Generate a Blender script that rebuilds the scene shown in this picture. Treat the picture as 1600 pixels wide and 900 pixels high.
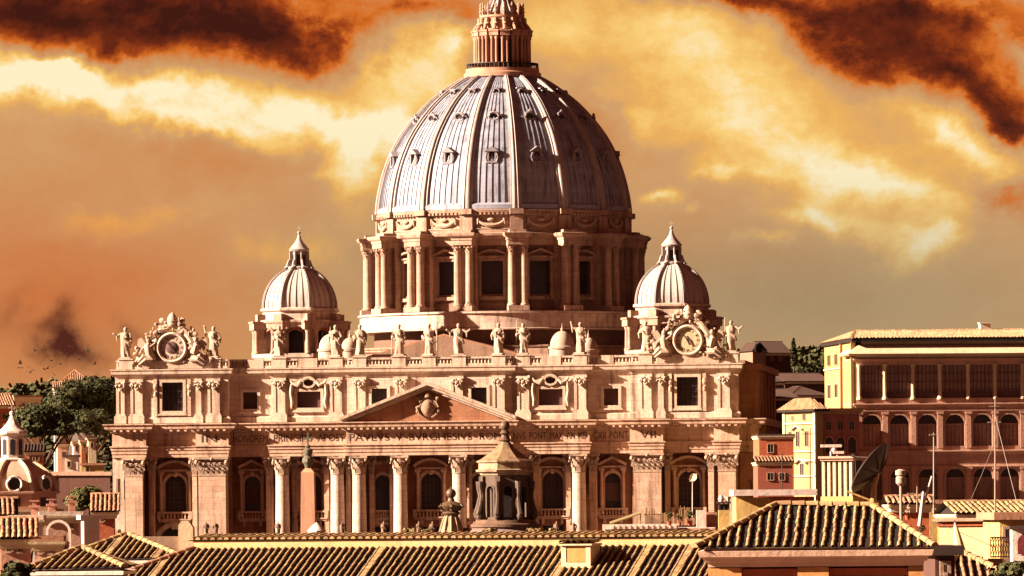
import bpy, math, random
from mathutils import Vector, Matrix, Euler
from mathutils.geometry import tessellate_polygon
R = math.radians
PI = math.pi
for o in list(bpy.data.objects): bpy.data.objects.remove(o)
S = bpy.context.scene
C = S.collection
rnd = random.Random(7)

# ------------------------------------------------------------------ camera
F = 9890.0            # focal length in photo pixels (1600 wide)
HY = 790.0            # row of the horizon
ROLL = R(0.5)
ZC = 18.0             # eye height
cam = bpy.data.cameras.new('camera'); camo = bpy.data.objects.new('camera', cam); C.objects.link(camo)
camo.location = (0, 0, ZC); camo.rotation_euler = (R(90), ROLL, 0)
cam.sensor_width = 36; cam.lens = F / 1600 * 36
cam.shift_y = (HY - 450) / 1600
cam.clip_start = 1; cam.clip_end = 20000
S.camera = camo
S.view_settings.view_transform = 'Standard'
try: S.view_settings.look = 'None'
except Exception: pass
EXPO = 2.62
S.view_settings.exposure = EXPO; S.view_settings.gamma = 1; S.view_settings.use_curve_mapping = False

def W(px, py, Y):
    "world point at depth Y that stands at photo pixel (px, py)"
    dx, dy = px - 800, HY - py
    a = dx * math.cos(ROLL) + dy * math.sin(ROLL)
    b = -dx * math.sin(ROLL) + dy * math.cos(ROLL)
    return Vector((a * Y / F, Y, ZC + b * Y / F))

# ------------------------------------------------------------------ sun
SUN_A, SUN_E = R(78), R(24)         # azimuth to the left of the viewing axis (behind the camera), elevation
to_sun = Vector((-math.cos(SUN_E) * math.sin(SUN_A), -math.cos(SUN_E) * math.cos(SUN_A), math.sin(SUN_E)))
sl = bpy.data.lights.new('sun', 'SUN'); so = bpy.data.objects.new('sun', sl); C.objects.link(so)
sl.energy = 5.0; sl.angle = R(0.5); sl.color = (1.0, 0.80, 0.61)
so.rotation_euler = to_sun.to_track_quat('Z', 'Y').to_euler()
so.location = (0, 0, 300)

# ------------------------------------------------------------------ sky
wd = bpy.data.worlds.new('World'); S.world = wd; wd.use_nodes = True
nt = wd.node_tree; N = nt.nodes; L = nt.links
N.clear()
def nd(t, **k):
    n = N.new(t)
    for a, b in k.items(): setattr(n, a, b)
    return n
def mth(op, a, b=None, c=None, clamp=False):
    n = nd('ShaderNodeMath', operation=op, use_clamp=clamp)
    for i, v in enumerate((a, b, c)):
        if v is None: continue
        if isinstance(v, (int, float)): n.inputs[i].default_value = v
        else: L.new(v, n.inputs[i])
    return n.outputs[0]
tc = nd('ShaderNodeTexCoord')
sep = nd('ShaderNodeSeparateXYZ'); L.new(tc.outputs['Generated'], sep.inputs[0])
DX, DY, DZ = sep.outputs
# tangent-plane direction (u, v) of the western sky, in thousandths of photo width units
yy = mth('MAXIMUM', DY, 0.05)
U = mth('DIVIDE', DX, yy); V = mth('DIVIDE', DZ, yy)
def noise(scale, detail, rough, sx=1, sz=1, off=0, dist=0.0):
    cb = nd('ShaderNodeCombineXYZ')
    L.new(mth('MULTIPLY', U, sx), cb.inputs[0]); L.new(mth('MULTIPLY', V, sz), cb.inputs[1]); cb.inputs[2].default_value = off
    n = nd('ShaderNodeTexNoise'); n.inputs['Scale'].default_value = scale; n.inputs['Detail'].default_value = detail
    n.inputs['Roughness'].default_value = rough; n.inputs['Distortion'].default_value = dist
    L.new(cb.outputs[0], n.inputs['Vector'])
    return n.outputs[0]
w1 = mth('SUBTRACT', noise(38, 7, 0.60, off=0.11), 0.5)
w2 = mth('SUBTRACT', noise(38, 7, 0.60, off=0.73), 0.5)
UW = mth('ADD', U, mth('MULTIPLY', w1, 0.030))
VW = mth('ADD', V, mth('MULTIPLY', w2, 0.020))
def uv(px, py):
    p = W(px, py, 1.0); return p.x, p.z - ZC
def gauss(px, py, sx, sy, rot=0, amp=1.0, warp=True, power=1.0):
    "soft mass of cloud centred on one direction of the sky; sizes in photo pixels"
    u0, v0 = uv(px, py)
    a = mth('SUBTRACT', UW if warp else U, u0); b = mth('SUBTRACT', VW if warp else V, v0)
    c, s = math.cos(R(rot)), math.sin(R(rot))
    p = mth('ADD', mth('MULTIPLY', a, c * F / sx), mth('MULTIPLY', b, s * F / sx))
    q = mth('ADD', mth('MULTIPLY', a, -s * F / sy), mth('MULTIPLY', b, c * F / sy))
    d = mth('ADD', mth('MULTIPLY', p, p), mth('MULTIPLY', q, q))
    if power != 1.0: d = mth('POWER', d, power)
    return mth('MULTIPLY', mth('POWER', 2.718, mth('MULTIPLY', d, -1)), amp)
def total(lst):
    t = lst[0]
    for x in lst[1:]: t = mth('ADD', t, x)
    return t
#SKYFIELD
bright = total([
    gauss(1120, 110, 230, 90, -28, 0.30), gauss(1300, 270, 210, 50, -18, 0.24), gauss(1540, 235, 120, 60, -30, 0.16), gauss(1560, 55, 120, 22, -30, 0.16),
    gauss(270, 165, 320, 38, -13, 0.40, power=1.4), gauss(20, 130, 90, 34, 0, 0.30), gauss(600, 110, 100, 85, -40, 0.30), gauss(585, 265, 55, 65, 0, 0.40), gauss(480, 190, 110, 26, -25, 0.16),
    gauss(1430, 385, 46, 30, 0, 0.34), gauss(1040, 295, 34, 14, 10, 0.28), gauss(1130, 255, 40, 14, 0, 0.22), gauss(1180, 375, 40, 10, 0, 0.18), gauss(1240, 330, 50, 26, 0, 0.20),
    gauss(200, 350, 170, 22, 6, 0.10), gauss(480, 395, 70, 24, 0, 0.14), gauss(870, 60, 60, 60, 0, 0.16), gauss(1300, 350, 90, 18, -8, 0.22), gauss(1400, 300, 120, 26, -12, 0.18), gauss(980, 180, 60, 30, -20, 0.14), gauss(660, 50, 50, 40, -30, 0.24), gauss(330, 215, 120, 16, -16, 0.22), gauss(100, 110, 120, 16, 4, 0.22), gauss(520, 290, 40, 12, 0, 0.16), gauss(1490, 215, 90, 22, -28, 0.20), gauss(1080, 320, 22, 10, 0, 0.18)])
dark = total([
    gauss(200, 15, 350, 82, -3, 0.52, power=1.25), gauss(440, 75, 130, 46, -20, 0.32, power=1.5), gauss(650, 15, 80, 26, 0, 0.30),
    gauss(1520, 130, 180, 40, -24, 0.38, power=1.1), gauss(1330, 70, 150, 36, -24, 0.26), gauss(1420, 20, 260, 44, -6, 0.42), gauss(1120, -5, 110, 26, -10, 0.34),
    gauss(1590, 320, 70, 46, 0, 0.34), gauss(1600, 200, 60, 24, -30, 0.34),
    gauss(360, 255, 220, 50, -10, 0.05), gauss(1080, 420, 300, 90, 0, 0.06), gauss(720, 100, 26, 50, 0, 0.16), gauss(920, 200, 60, 60, 0, 0.10)])
fb = mth('SUBTRACT', noise(62, 10, 0.64, sx=0.7, off=2.3, dist=0.25), 0.5)
fb2 = mth('SUBTRACT', noise(19, 6, 0.55, sx=0.6, off=5.3), 0.5)
bil = mth('SUBTRACT', 0.30, mth('ABSOLUTE', mth('SUBTRACT', noise(105, 9, 0.66, sx=0.75, off=8.7, dist=0.2), 0.5)))   # billows
low = mth('MULTIPLY', mth('SUBTRACT', 0.052, V), 9.0, clamp=True)     # the deck flattens towards the horizon
act = mth('MULTIPLY', mth('ADD', bright, dark), 2.0, clamp=True)        # quiet veil between the active clouds
amp = mth('MULTIPLY', mth('ADD', 0.20, mth('MULTIPLY', act, 0.68)), mth('SUBTRACT', 1.0, mth('MULTIPLY', low, 0.30)))
fb = mth('ADD', fb, mth('MULTIPLY', mth('SUBTRACT', bil, 0.2), 1.0))
field = mth('ADD', mth('ADD', 0.54, mth('MULTIPLY', fb, amp)), mth('ADD', mth('MULTIPLY', fb2, 0.13), mth('SUBTRACT', bright, dark)))
ramp = nd('ShaderNodeValToRGB'); L.new(field, ramp.inputs[0])
def lin(c): return tuple(((x / 255) / 12.92 if x / 255 < 0.04045 else ((x / 255 + 0.055) / 1.055) ** 2.4) for x in c) + (1,)
cr = ramp.color_ramp
stops = [(0.0, (64, 19, 8)), (0.14, (104, 36, 12)), (0.26, (162, 66, 17)), (0.36, (216, 112, 36)), (0.46, (208, 142, 86)),
         (0.58, (212, 160, 106)), (0.70, (238, 178, 92)), (0.82, (252, 208, 122)), (0.97, (255, 240, 198))]
cr.elements[0].position = stops[0][0]; cr.elements[0].color = lin(stops[0][1])
cr.elements[1].position = stops[-1][0]; cr.elements[1].color = lin(stops[-1][1])
for p, c in stops[1:-1]:
    e = cr.elements.new(p); e.color = lin(c)
def mixc(fac, a, b, blend='MIX'):
    n = nd('ShaderNodeMix', data_type='RGBA', blend_type=blend)
    if isinstance(fac, (int, float)): n.inputs[0].default_value = fac
    else: L.new(fac, n.inputs[0])
    for i, v in ((6, a), (7, b)):
        if isinstance(v, tuple): n.inputs[i].default_value = v
        else: L.new(v, n.inputs[i])
    return n.outputs[2]
col = ramp.outputs[0]
kh = mth('MULTIPLY', total([gauss(1280, 475, 560, 140, 0, 1.0, warp=False), gauss(560, 400, 150, 120, 0, 0.35, warp=False)]), 1.0, clamp=True)
kh = mth('MULTIPLY', kh, 0.82); col = mixc(kh, col, mixc(mth('ADD', field, -0.1, clamp=True), lin((132, 116, 88)), lin((192, 169, 128))))
rd = mth('MULTIPLY', total([gauss(60, 480, 330, 170, 0, 0.9, warp=False)]), 1.0, clamp=True)
col = mixc(rd, col, (0.94, 0.56, 0.42, 1), 'MULTIPLY')
sm = mth('MULTIPLY', total([gauss(110, 560, 48, 30, -8, 0.95), gauss(96, 526, 30, 34, 20, 0.6), gauss(84, 506, 44, 18, 10, 0.5), gauss(222, 524, 24, 18, 0, 0.6), gauss(140, 575, 40, 12, 0, 0.4), gauss(5, 480, 24, 34, 0, 0.35)]), mth('ADD', 0.75, mth('MULTIPLY', fb, 1.6)), clamp=True)
col = mixc(sm, col, lin((84, 36, 26)))
# away from the west the cloud deck evens out
sky = nd('ShaderNodeTexSky', sky_type='NISHITA'); sky.sun_disc = False
sky.sun_elevation = SUN_E; sky.sun_rotation = math.atan2(to_sun.x, to_sun.y)
front = nd('ShaderNodeMapRange'); front.inputs[1].default_value = 0.75; front.inputs[2].default_value = 0.97
L.new(DY, front.inputs[0])
deck = mixc(front.outputs[0], (0.22, 0.046, 0.031, 1), col)
bg1 = nd('ShaderNodeBackground'); L.new(deck, bg1.inputs[0]); bg1.inputs[1].default_value = 1.0 / 2 ** EXPO
bg2 = nd('ShaderNodeBackground'); L.new(sky.outputs[0], bg2.inputs[0]); bg2.inputs[1].default_value = 0.05
mx = nd('ShaderNodeMixShader'); mx.inputs[0].default_value = 0.003
L.new(bg1.outputs[0], mx.inputs[1]); L.new(bg2.outputs[0], mx.inputs[2])
wo = nd('ShaderNodeOutputWorld'); L.new(mx.outputs[0], wo.inputs[0])

# ------------------------------------------------------------------ materials
MATS = {}
def mat(name, base, dark=None, light=None, rough=0.85, streak=0.35, blotch=0.5, bump=0.25, courses=None, sc=1.0, metal=0.0, vary=0.10, joint=0.45, island=0.0):
    if name in MATS: return MATS[name]
    m = bpy.data.materials.new(name); m.use_nodes = True; MATS[name] = m
    t = m.node_tree; n = t.nodes; l = t.links
    b = n['Principled BSDF']; b.inputs['Roughness'].default_value = rough; b.inputs['Metallic'].default_value = metal
    b.inputs['Specular IOR Level'].default_value = 0.25
    dark = dark or tuple(x * 0.5 for x in base); light = light or tuple(min(1, x * 1.2) for x in base)
    base, dark, light = (tuple(x * 0.76 for x in q) for q in (base, dark, light))
    c = n.new('ShaderNodeTexCoord')
    def nz(scale, detail, rg, mscale=None):
        k = n.new('ShaderNodeTexNoise'); k.inputs['Scale'].default_value = scale; k.inputs['Detail'].default_value = detail; k.inputs['Roughness'].default_value = rg
        if mscale:
            mp = n.new('ShaderNodeMapping'); mp.inputs['Scale'].default_value = mscale; l.new(c.outputs['Object'], mp.inputs[0]); l.new(mp.outputs[0], k.inputs['Vector'])
        else: l.new(c.outputs['Object'], k.inputs['Vector'])
        return k.outputs[0]
    def rmp(x, a, bb):
        k = n.new('ShaderNodeMapRange'); k.inputs[1].default_value = a; k.inputs[2].default_value = bb; l.new(x, k.inputs[0]); return k.outputs[0]
    def mul(x, v):
        k = n.new('ShaderNodeMath'); k.operation = 'MULTIPLY'; l.new(x, k.inputs[0])
        if isinstance(v, (int, float)): k.inputs[1].default_value = v
        else: l.new(v, k.inputs[1])
        return k.outputs[0]
    def mx(f, a, bb, blend='MIX'):
        k = n.new('ShaderNodeMix'); k.data_type = 'RGBA'; k.blend_type = blend
        if isinstance(f, (int, float)): k.inputs[0].default_value = f
        else: l.new(f, k.inputs[0])
        for i, v in ((6, a), (7, bb)):
            if isinstance(v, tuple): k.inputs[i].default_value = v + (1,) if len(v) == 3 else v
            else: l.new(v, k.inputs[i])
        return k.outputs[2]
    fine = nz(2.2 * sc, 8, 0.65); big = nz(0.22 * sc, 5, 0.6); st = nz(1.0, 6, 0.6, (0.9 * sc, 0.9 * sc, 0.07 * sc))
    colr = mx(rmp(big, 0.3, 0.7), base, light)
    colr = mx(mul(rmp(fine, 0.5, 0.85), blotch), colr, dark)
    colr = mx(mul(rmp(st, 0.50, 0.70), streak), colr, dark)
    oi = n.new('ShaderNodeObjectInfo')
    hs = n.new('ShaderNodeHueSaturation'); l.new(colr, hs.inputs['Color'])
    vv = n.new('ShaderNodeMapRange'); vv.inputs[3].default_value = 1 - vary; vv.inputs[4].default_value = 1 + vary; l.new(oi.outputs['Random'], vv.inputs[0]); l.new(vv.outputs[0], hs.inputs['Value'])
    colr = hs.outputs[0]
    if island:       # every tile or leaf a little different
        ge = n.new('ShaderNodeNewGeometry'); h2 = n.new('ShaderNodeHueSaturation'); l.new(colr, h2.inputs['Color'])
        v2 = n.new('ShaderNodeMapRange'); v2.inputs[3].default_value = 1 - island; v2.inputs[4].default_value = 1 + island; l.new(ge.outputs['Random Per Island'], v2.inputs[0]); l.new(v2.outputs[0], h2.inputs['Value'])
        k3 = n.new('ShaderNodeMath'); k3.operation = 'MULTIPLY_ADD'; k3.inputs[1].default_value = 7.31; k3.inputs[2].default_value = 0.0; l.new(ge.outputs['Random Per Island'], k3.inputs[0])
        k4 = n.new('ShaderNodeMath'); k4.operation = 'FRACT'; l.new(k3.outputs[0], k4.inputs[0])
        v3 = n.new('ShaderNodeMapRange'); v3.inputs[3].default_value = 0.485; v3.inputs[4].default_value = 0.515; l.new(k4.outputs[0], v3.inputs[0]); l.new(v3.outputs[0], h2.inputs['Hue']); colr = h2.outputs[0]
    h = fine
    if courses:
        cw, ch = courses
        br = n.new('ShaderNodeTexBrick'); br.inputs['Scale'].default_value = 1; br.inputs['Mortar Size'].default_value = 0.035 * ch
        br.inputs['Brick Width'].default_value = cw; br.inputs['Row Height'].default_value = ch
        br.inputs['Color1'].default_value = (1, 1, 1, 1); br.inputs['Color2'].default_value = (0.76, 0.75, 0.74, 1); br.inputs['Mortar'].default_value = (joint, joint, joint, 1)
        mp = n.new('ShaderNodeMapping'); mp.inputs['Rotation'].default_value = (R(-90), 0, 0)
        sx = n.new('ShaderNodeSeparateXYZ'); l.new(c.outputs['Object'], sx.inputs[0])
        ad = n.new('ShaderNodeMath'); ad.operation = 'ADD'; l.new(sx.outputs[0], ad.inputs[0]); l.new(sx.outputs[1], ad.inputs[1])
        cb = n.new('ShaderNodeCombineXYZ'); l.new(ad.outputs[0], cb.inputs[0]); l.new(sx.outputs[2], cb.inputs[1])
        l.new(cb.outputs[0], br.inputs['Vector'])
        colr = mx(0.8, colr, br.outputs[0], 'MULTIPLY')
    l.new(colr, b.inputs['Base Color'])
    if bump:
        bp = n.new('ShaderNodeBump'); bp.inputs['Strength'].default_value = bump; bp.inputs['Distance'].default_value = 0.15 / sc
        l.new(h, bp.inputs['Height']); l.new(bp.outputs[0], b.inputs['Normal'])
    return m
def flat(name, base, rough=0.6, metal=0.0):
    return mat(name, base, rough=rough, metal=metal, streak=0.1, blotch=0.25, bump=0.05)
STONEL = mat('travertine_orange', (0.51, 0.305, 0.205), (0.12, 0.045, 0.027), (0.60, 0.40, 0.29), courses=(2.6, 1.05), joint=0.55, streak=0.75, blotch=0.7)
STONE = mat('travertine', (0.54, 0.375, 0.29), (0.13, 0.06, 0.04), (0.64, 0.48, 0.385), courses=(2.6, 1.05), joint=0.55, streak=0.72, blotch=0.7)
STONE2 = mat('travertine_shade_wall', (0.29, 0.118, 0.060), (0.11, 0.036, 0.019), (0.37, 0.175, 0.095), courses=(2.2, 0.95), joint=0.7, streak=0.5)  # orange stone, with recess shade put in as a darker, redder colour
STONEP = mat('travertine_plain', (0.55, 0.39, 0.29), (0.14, 0.065, 0.042), (0.64, 0.485, 0.38), streak=0.7, blotch=0.7)
CARVE = mat('carved_stone', (0.50, 0.35, 0.255), (0.15, 0.075, 0.05), (0.60, 0.45, 0.345), streak=0.3, blotch=0.7, bump=0.5)
DIRTY = mat('weathered_stone', (0.25, 0.14, 0.09), (0.08, 0.04, 0.027), (0.34, 0.21, 0.145), streak=0.65, blotch=0.6)
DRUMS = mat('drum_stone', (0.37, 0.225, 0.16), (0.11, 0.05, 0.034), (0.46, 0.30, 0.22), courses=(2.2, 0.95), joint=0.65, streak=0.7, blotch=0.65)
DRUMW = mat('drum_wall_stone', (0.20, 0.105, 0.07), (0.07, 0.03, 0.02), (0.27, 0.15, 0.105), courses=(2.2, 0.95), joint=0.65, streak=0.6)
STAT = mat('statue_stone', (0.40, 0.27, 0.195), (0.10, 0.05, 0.034), (0.52, 0.37, 0.28), streak=0.4, blotch=0.85, bump=0.5, sc=1.4)
FLANK = mat('flank_ochre', (0.35, 0.235, 0.085), (0.20, 0.11, 0.035), (0.42, 0.30, 0.12), streak=0.5)
PANE = mat('dusty_pane', (0.22, 0.14, 0.115), (0.09, 0.055, 0.045), (0.32, 0.21, 0.17), rough=0.4, streak=0.6, blotch=0.7, bump=0)
PALW = mat('palace_brick', (0.54, 0.30, 0.225), (0.28, 0.13, 0.09), (0.62, 0.38, 0.29), streak=0.5, courses=(1.6, 0.6), joint=0.8)
LEAD = mat('lead_sheet', (0.225, 0.23, 0.285), (0.085, 0.078, 0.095), (0.305, 0.31, 0.37), rough=0.55, streak=0.85, blotch=0.5, courses=(40, 1.3), joint=0.72)
LEADR = mat('lead_rib', (0.29, 0.235, 0.22), (0.08, 0.055, 0.052), (0.38, 0.315, 0.295), rough=0.6, streak=0.4)
GLASS = mat('dark_glass', (0.025, 0.018, 0.02), (0.012, 0.01, 0.012), (0.05, 0.035, 0.035), rough=0.25, streak=0.2, bump=0.0)
SHUT = mat('brown_shutter', (0.09, 0.04, 0.035), rough=0.7, streak=0.3)
METAL = flat('dark_metal', (0.05, 0.03, 0.025), 0.5)
INK = flat('bronze_letters', (0.055, 0.025, 0.018), 0.6)
CREAM = mat('cream_plaster', (0.54, 0.41, 0.26), (0.28, 0.17, 0.10), streak=0.4)
OCHRE = mat('ochre_plaster', (0.50, 0.31, 0.10), (0.26, 0.12, 0.04), (0.58, 0.39, 0.14), streak=0.5)
BRICKR = mat('red_brick_wall', (0.43, 0.195, 0.135), (0.22, 0.085, 0.06), (0.52, 0.26, 0.185), streak=0.5, courses=(1.6, 0.6), joint=0.8)
RED = mat('red_plaster', (0.38, 0.095, 0.038), (0.20, 0.045, 0.022), streak=0.45)
PINK = mat('pink_plaster', (0.46, 0.26, 0.18), (0.22, 0.11, 0.07), streak=0.45)
DROOF = mat('dark_roof', (0.055, 0.026, 0.018), sc=1.5)  # dark tone also carries the shade over the hill houses
PROOF = mat('palace_roof_tile', (0.30, 0.175, 0.09), (0.12, 0.06, 0.03), (0.38, 0.23, 0.12), sc=2, streak=0.3, blotch=0.8, island=0.3)
CARVED = mat('mottled_carving', (0.34, 0.21, 0.145), (0.08, 0.04, 0.028), (0.50, 0.35, 0.26), streak=0.4, blotch=0.9, bump=0.5, sc=1.3)  # darker, blotchier version of the carved stone
WHITE = mat('white_plaster', (0.58, 0.46, 0.39), (0.28, 0.18, 0.14), streak=0.35)
TILE = mat('clay_tile', (0.255, 0.15, 0.068), (0.06, 0.027, 0.014), (0.38, 0.245, 0.11), sc=3.5, streak=0.3, blotch=0.85, bump=0.3, island=0.30)
TILEB = mat('clay_pan_shade', (0.011, 0.005, 0.003), (0.007, 0.003, 0.002), (0.018, 0.008, 0.005), sc=3, streak=0.2)  # near black clay: shade of the tile channels put into the colour
TILER = mat('clay_roof_red', (0.30, 0.14, 0.075), (0.12, 0.05, 0.03), (0.38, 0.20, 0.11), sc=1.5, streak=0.2, blotch=0.7, island=0.3)
LEAF = mat('pine_needles', (0.036, 0.037, 0.010), (0.015, 0.016, 0.005), (0.058, 0.056, 0.015), sc=1.2, bump=0, streak=0, blotch=0.6, rough=0.9, island=0.3)
LEAFG = mat('hedge_leaves', (0.060, 0.060, 0.014), (0.025, 0.026, 0.007), (0.095, 0.09, 0.02), sc=2, bump=0, streak=0, blotch=0.6, rough=0.9, island=0.45)
BARK = mat('bark', (0.07, 0.033, 0.02), rough=0.95)
EARTH = mat('ground_paving', (0.12, 0.07, 0.05), sc=0.3)
HILLM = mat('hill_scrub', (0.055, 0.035, 0.020), (0.03, 0.018, 0.012), (0.08, 0.055, 0.03), sc=0.4, streak=0, bump=0.6)

# ------------------------------------------------------------------ mesh builder
class MB:
    def __init__(s): s.v = []; s.f = []; s.s = []; s.M = Matrix.Identity(4)
    def add(s, vs, fs, smooth=False):
        k = len(s.v); s.v += [tuple(s.M @ Vector(p)) for p in vs]
        for f in fs: s.f.append(tuple(i + k for i in f)); s.s.append(smooth)
    def box(s, x0, x1, y0, y1, z0, z1):
        s.add([(x0,y0,z0),(x1,y0,z0),(x1,y1,z0),(x0,y1,z0),(x0,y0,z1),(x1,y0,z1),(x1,y1,z1),(x0,y1,z1)],
              [(0,3,2,1),(4,5,6,7),(0,1,5,4),(1,2,6,5),(2,3,7,6),(3,0,4,7)])
    def prism(s, poly, y0, y1, caps=True):
        "polygon in x,z pushed along y"
        n = len(poly)
        vs = [(x, y0, z) for x, z in poly] + [(x, y1, z) for x, z in poly]
        fs = [(i, (i+1) % n, n + (i+1) % n, n + i) for i in range(n)]
        if caps:
            for tri in tessellate_polygon([[Vector((x, z, 0)) for x, z in poly]]):
                fs.append(tuple(tri)); fs.append(tuple(i + n for i in reversed(tri)))
        s.add(vs, fs)
    def panel(s, outer, holes, y, depth):
        "wall face in x,z with holes, reveals pushed back by depth"
        loops = [outer] + holes
        flatp = [p for lp in loops for p in lp]
        tris = tessellate_polygon([[Vector((x, z, 0)) for x, z in lp] for lp in loops])
        s.add([(x, y, z) for x, z in flatp], [tuple(t) for t in tris])
        for lp in holes:
            n = len(lp)
            s.add([(x, y, z) for x, z in lp] + [(x, y + depth, z) for x, z in lp], [(i, (i+1) % n, n + (i+1) % n, n + i) for i in range(n)])
    def lathe(s, prof, cx=0, cy=0, n=24, smooth=True, a0=0.0, a1=2*PI, ph=0.0, sy=1.0):
        full = abs(a1 - a0 - 2*PI) < 1e-6
        m = n if full else n + 1
        vs = []
        for r, z in prof:
            for i in range(m):
                a = ph + a0 + (a1 - a0) * i / n
                vs.append((cx + r * math.sin(a), cy - r * math.cos(a) * sy, z))
        fs = []
        for j in range(len(prof) - 1):
            for i in range(n):
                i2 = (i + 1) % m if full else i + 1
                fs.append((j*m + i, j*m + i2, (j+1)*m + i2, (j+1)*m + i))
        s.add(vs, fs, smooth)
        if full:
            for j, rev in ((0, True), (len(prof) - 1, False)):
                if prof[j][0] > 1e-4:
                    idx = list(range(m)); 
                    if rev: idx.reverse()
                    s.add([vs[j*m + i] for i in range(m)], [tuple(idx)])
    def tube(s, pts, rad, n=8, smooth=True):
        pts = [Vector(p) for p in pts]
        if not isinstance(rad, (list, tuple)): rad = [rad] * len(pts)
        vs = []
        for i, p in enumerate(pts):
            t = (pts[min(i+1, len(pts)-1)] - pts[max(i-1, 0)]).normalized()
            a = t.cross(Vector((0, 0, 1)) if abs(t.z) < 0.9 else Vector((1, 0, 0))).normalized(); b = t.cross(a)
            for k in range(n):
                q = 2*PI*k/n; vs.append(p + (a * math.cos(q) + b * math.sin(q)) * rad[i])
        fs = []
        for i in range(len(pts)-1):
            for k in range(n): fs.append((i*n+k, i*n+(k+1)%n, (i+1)*n+(k+1)%n, (i+1)*n+k))
        s.add(vs, fs, smooth)
        s.add(vs[:n], [tuple(range(n))]); s.add(vs[-n:], [tuple(reversed(range(n)))])
    def ball(s, c, r, nu=10, nv=7):
        if isinstance(r, (int, float)): r = (r, r, r)
        vs = [(c[0], c[1], c[2] - r[2])]
        for j in range(1, nv):
            t = PI * j / nv
            for i in range(nu):
                a = 2*PI*i/nu
                vs.append((c[0] + r[0]*math.sin(t)*math.cos(a), c[1] + r[1]*math.sin(t)*math.sin(a), c[2] - r[2]*math.cos(t)))
        vs.append((c[0], c[1], c[2] + r[2])); top = len(vs) - 1
        fs = [(0, 1 + (i+1) % nu, 1 + i) for i in range(nu)]
        for j in range(nv-2):
            for i in range(nu):
                a = 1 + j*nu + i; b = 1 + j*nu + (i+1) % nu
                fs.append((a, b, b + nu, a + nu))
        k = 1 + (nv-2)*nu
        fs += [(k + i, k + (i+1) % nu, top) for i in range(nu)]
        s.add(vs, fs, True)
    def sweep(s, plan, prof, closed=False):
        "moulding: profile (outward offset, z) carried along a plan polyline; outward is to the right of travel"
        P = [Vector((p[0], p[1])) for p in plan]; n = len(P)
        offs = []
        for i in range(n):
            def nrm(a, b):
                d = (b - a).normalized(); return Vector((d.y, -d.x))
            if closed: n1 = nrm(P[i-1], P[i]); n2 = nrm(P[i], P[(i+1) % n])
            else:
                n1 = nrm(P[i-1], P[i]) if i else nrm(P[0], P[1]); n2 = nrm(P[i], P[i+1]) if i < n-1 else n1
            offs.append((n1 + n2) / (1 + n1.dot(n2)))
        vs = []
        for o, z in prof:
            for i in range(n): q = P[i] + offs[i]*o; vs.append((q.x, q.y, z))
        fs = []
        for j in range(len(prof)-1):
            for i in range(n if closed else n-1):
                i2 = (i+1) % n
                fs.append((j*n+i, j*n+i2, (j+1)*n+i2, (j+1)*n+i))
        s.add(vs, fs)
    def build(s, name, m, parent=None, loc=None, rot=None, sharp=35):
        me = bpy.data.meshes.new(name); me.from_pydata(s.v, [], s.f); me.materials.append(m)
        me.polygons.foreach_set('use_smooth', s.s); me.update()
        if any(s.s):
            try: me.set_sharp_from_angle(angle=R(sharp))
            except Exception: pass
        o = bpy.data.objects.new(name, me); C.objects.link(o)
        if parent: o.parent = parent
        if loc is not None: o.location = loc
        if rot is not None: o.rotation_euler = rot
        return o
def tag(o, label, cat, group=None, kind=None):
    o['label'] = label; o['category'] = cat
    if group: o['group'] = group
    if kind: o['kind'] = kind
    return o
def thing(name, label, cat, loc=(0,0,0), rz=0.0, group=None):
    o = bpy.data.objects.new(name, None); C.objects.link(o); o.location = loc; o.rotation_euler = (0, 0, rz)
    return tag(o, label, cat, group)
def struct(o): o['kind'] = 'structure'; return o
def dupe(o, parent=None):
    c = o.copy(); C.objects.link(c)
    if parent: c.parent = parent
    for ch in list(o.children): dupe(ch, c)
    return c
def arch(cx, hw, z0, zs, n=10, rise=None):
    "arched outline: jambs from z0 to springing zs"
    rise = hw if rise is None else rise
    return [(cx - hw, z0), (cx + hw, z0)] + [(cx + hw*math.cos(PI*i/n), zs + rise*math.sin(PI*i/n)) for i in range(n+1)]
def rect(x0, x1, z0, z1): return [(x0, z0), (x1, z0), (x1, z1), (x0, z1)]
def text_mb(mb, body, size, M, ext=0.05, width=None):
    cu = bpy.data.curves.new('tmp', 'FONT'); cu.body = body; cu.size = size; cu.extrude = ext; cu.align_x = 'CENTER'; cu.resolution_u = 2
    ob = bpy.data.objects.new('tmp', cu); C.objects.link(ob)
    dg = bpy.context.evaluated_depsgraph_get(); dg.update()
    me = bpy.data.meshes.new_from_object(ob.evaluated_get(dg))
    xs = [v.co.x for v in me.vertices]; w = max(xs) - min(xs); c0 = (max(xs) + min(xs)) / 2; k = (width / w) if width else 1
    vs = [M @ Vector(((v.co.x - c0) * k, v.co.y, v.co.z)) for v in me.vertices]
    mb.add([tuple(v) for v in vs], [tuple(p.vertices) for p in me.polygons])
    bpy.data.objects.remove(ob); bpy.data.curves.remove(cu); bpy.data.meshes.remove(me)

# ================================================================== basilica
TH = R(5.55)
O0 = W(672, 690, 1150.0)
BAS = thing('basilica', 'great pale stone basilica with columned facade and ribbed grey dome', 'basilica', (O0.x, 1150.0, 0), -TH)
def bp(name, mb, m, parent=None, **k): return mb.build(name, m, parent or BAS, **k)

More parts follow.
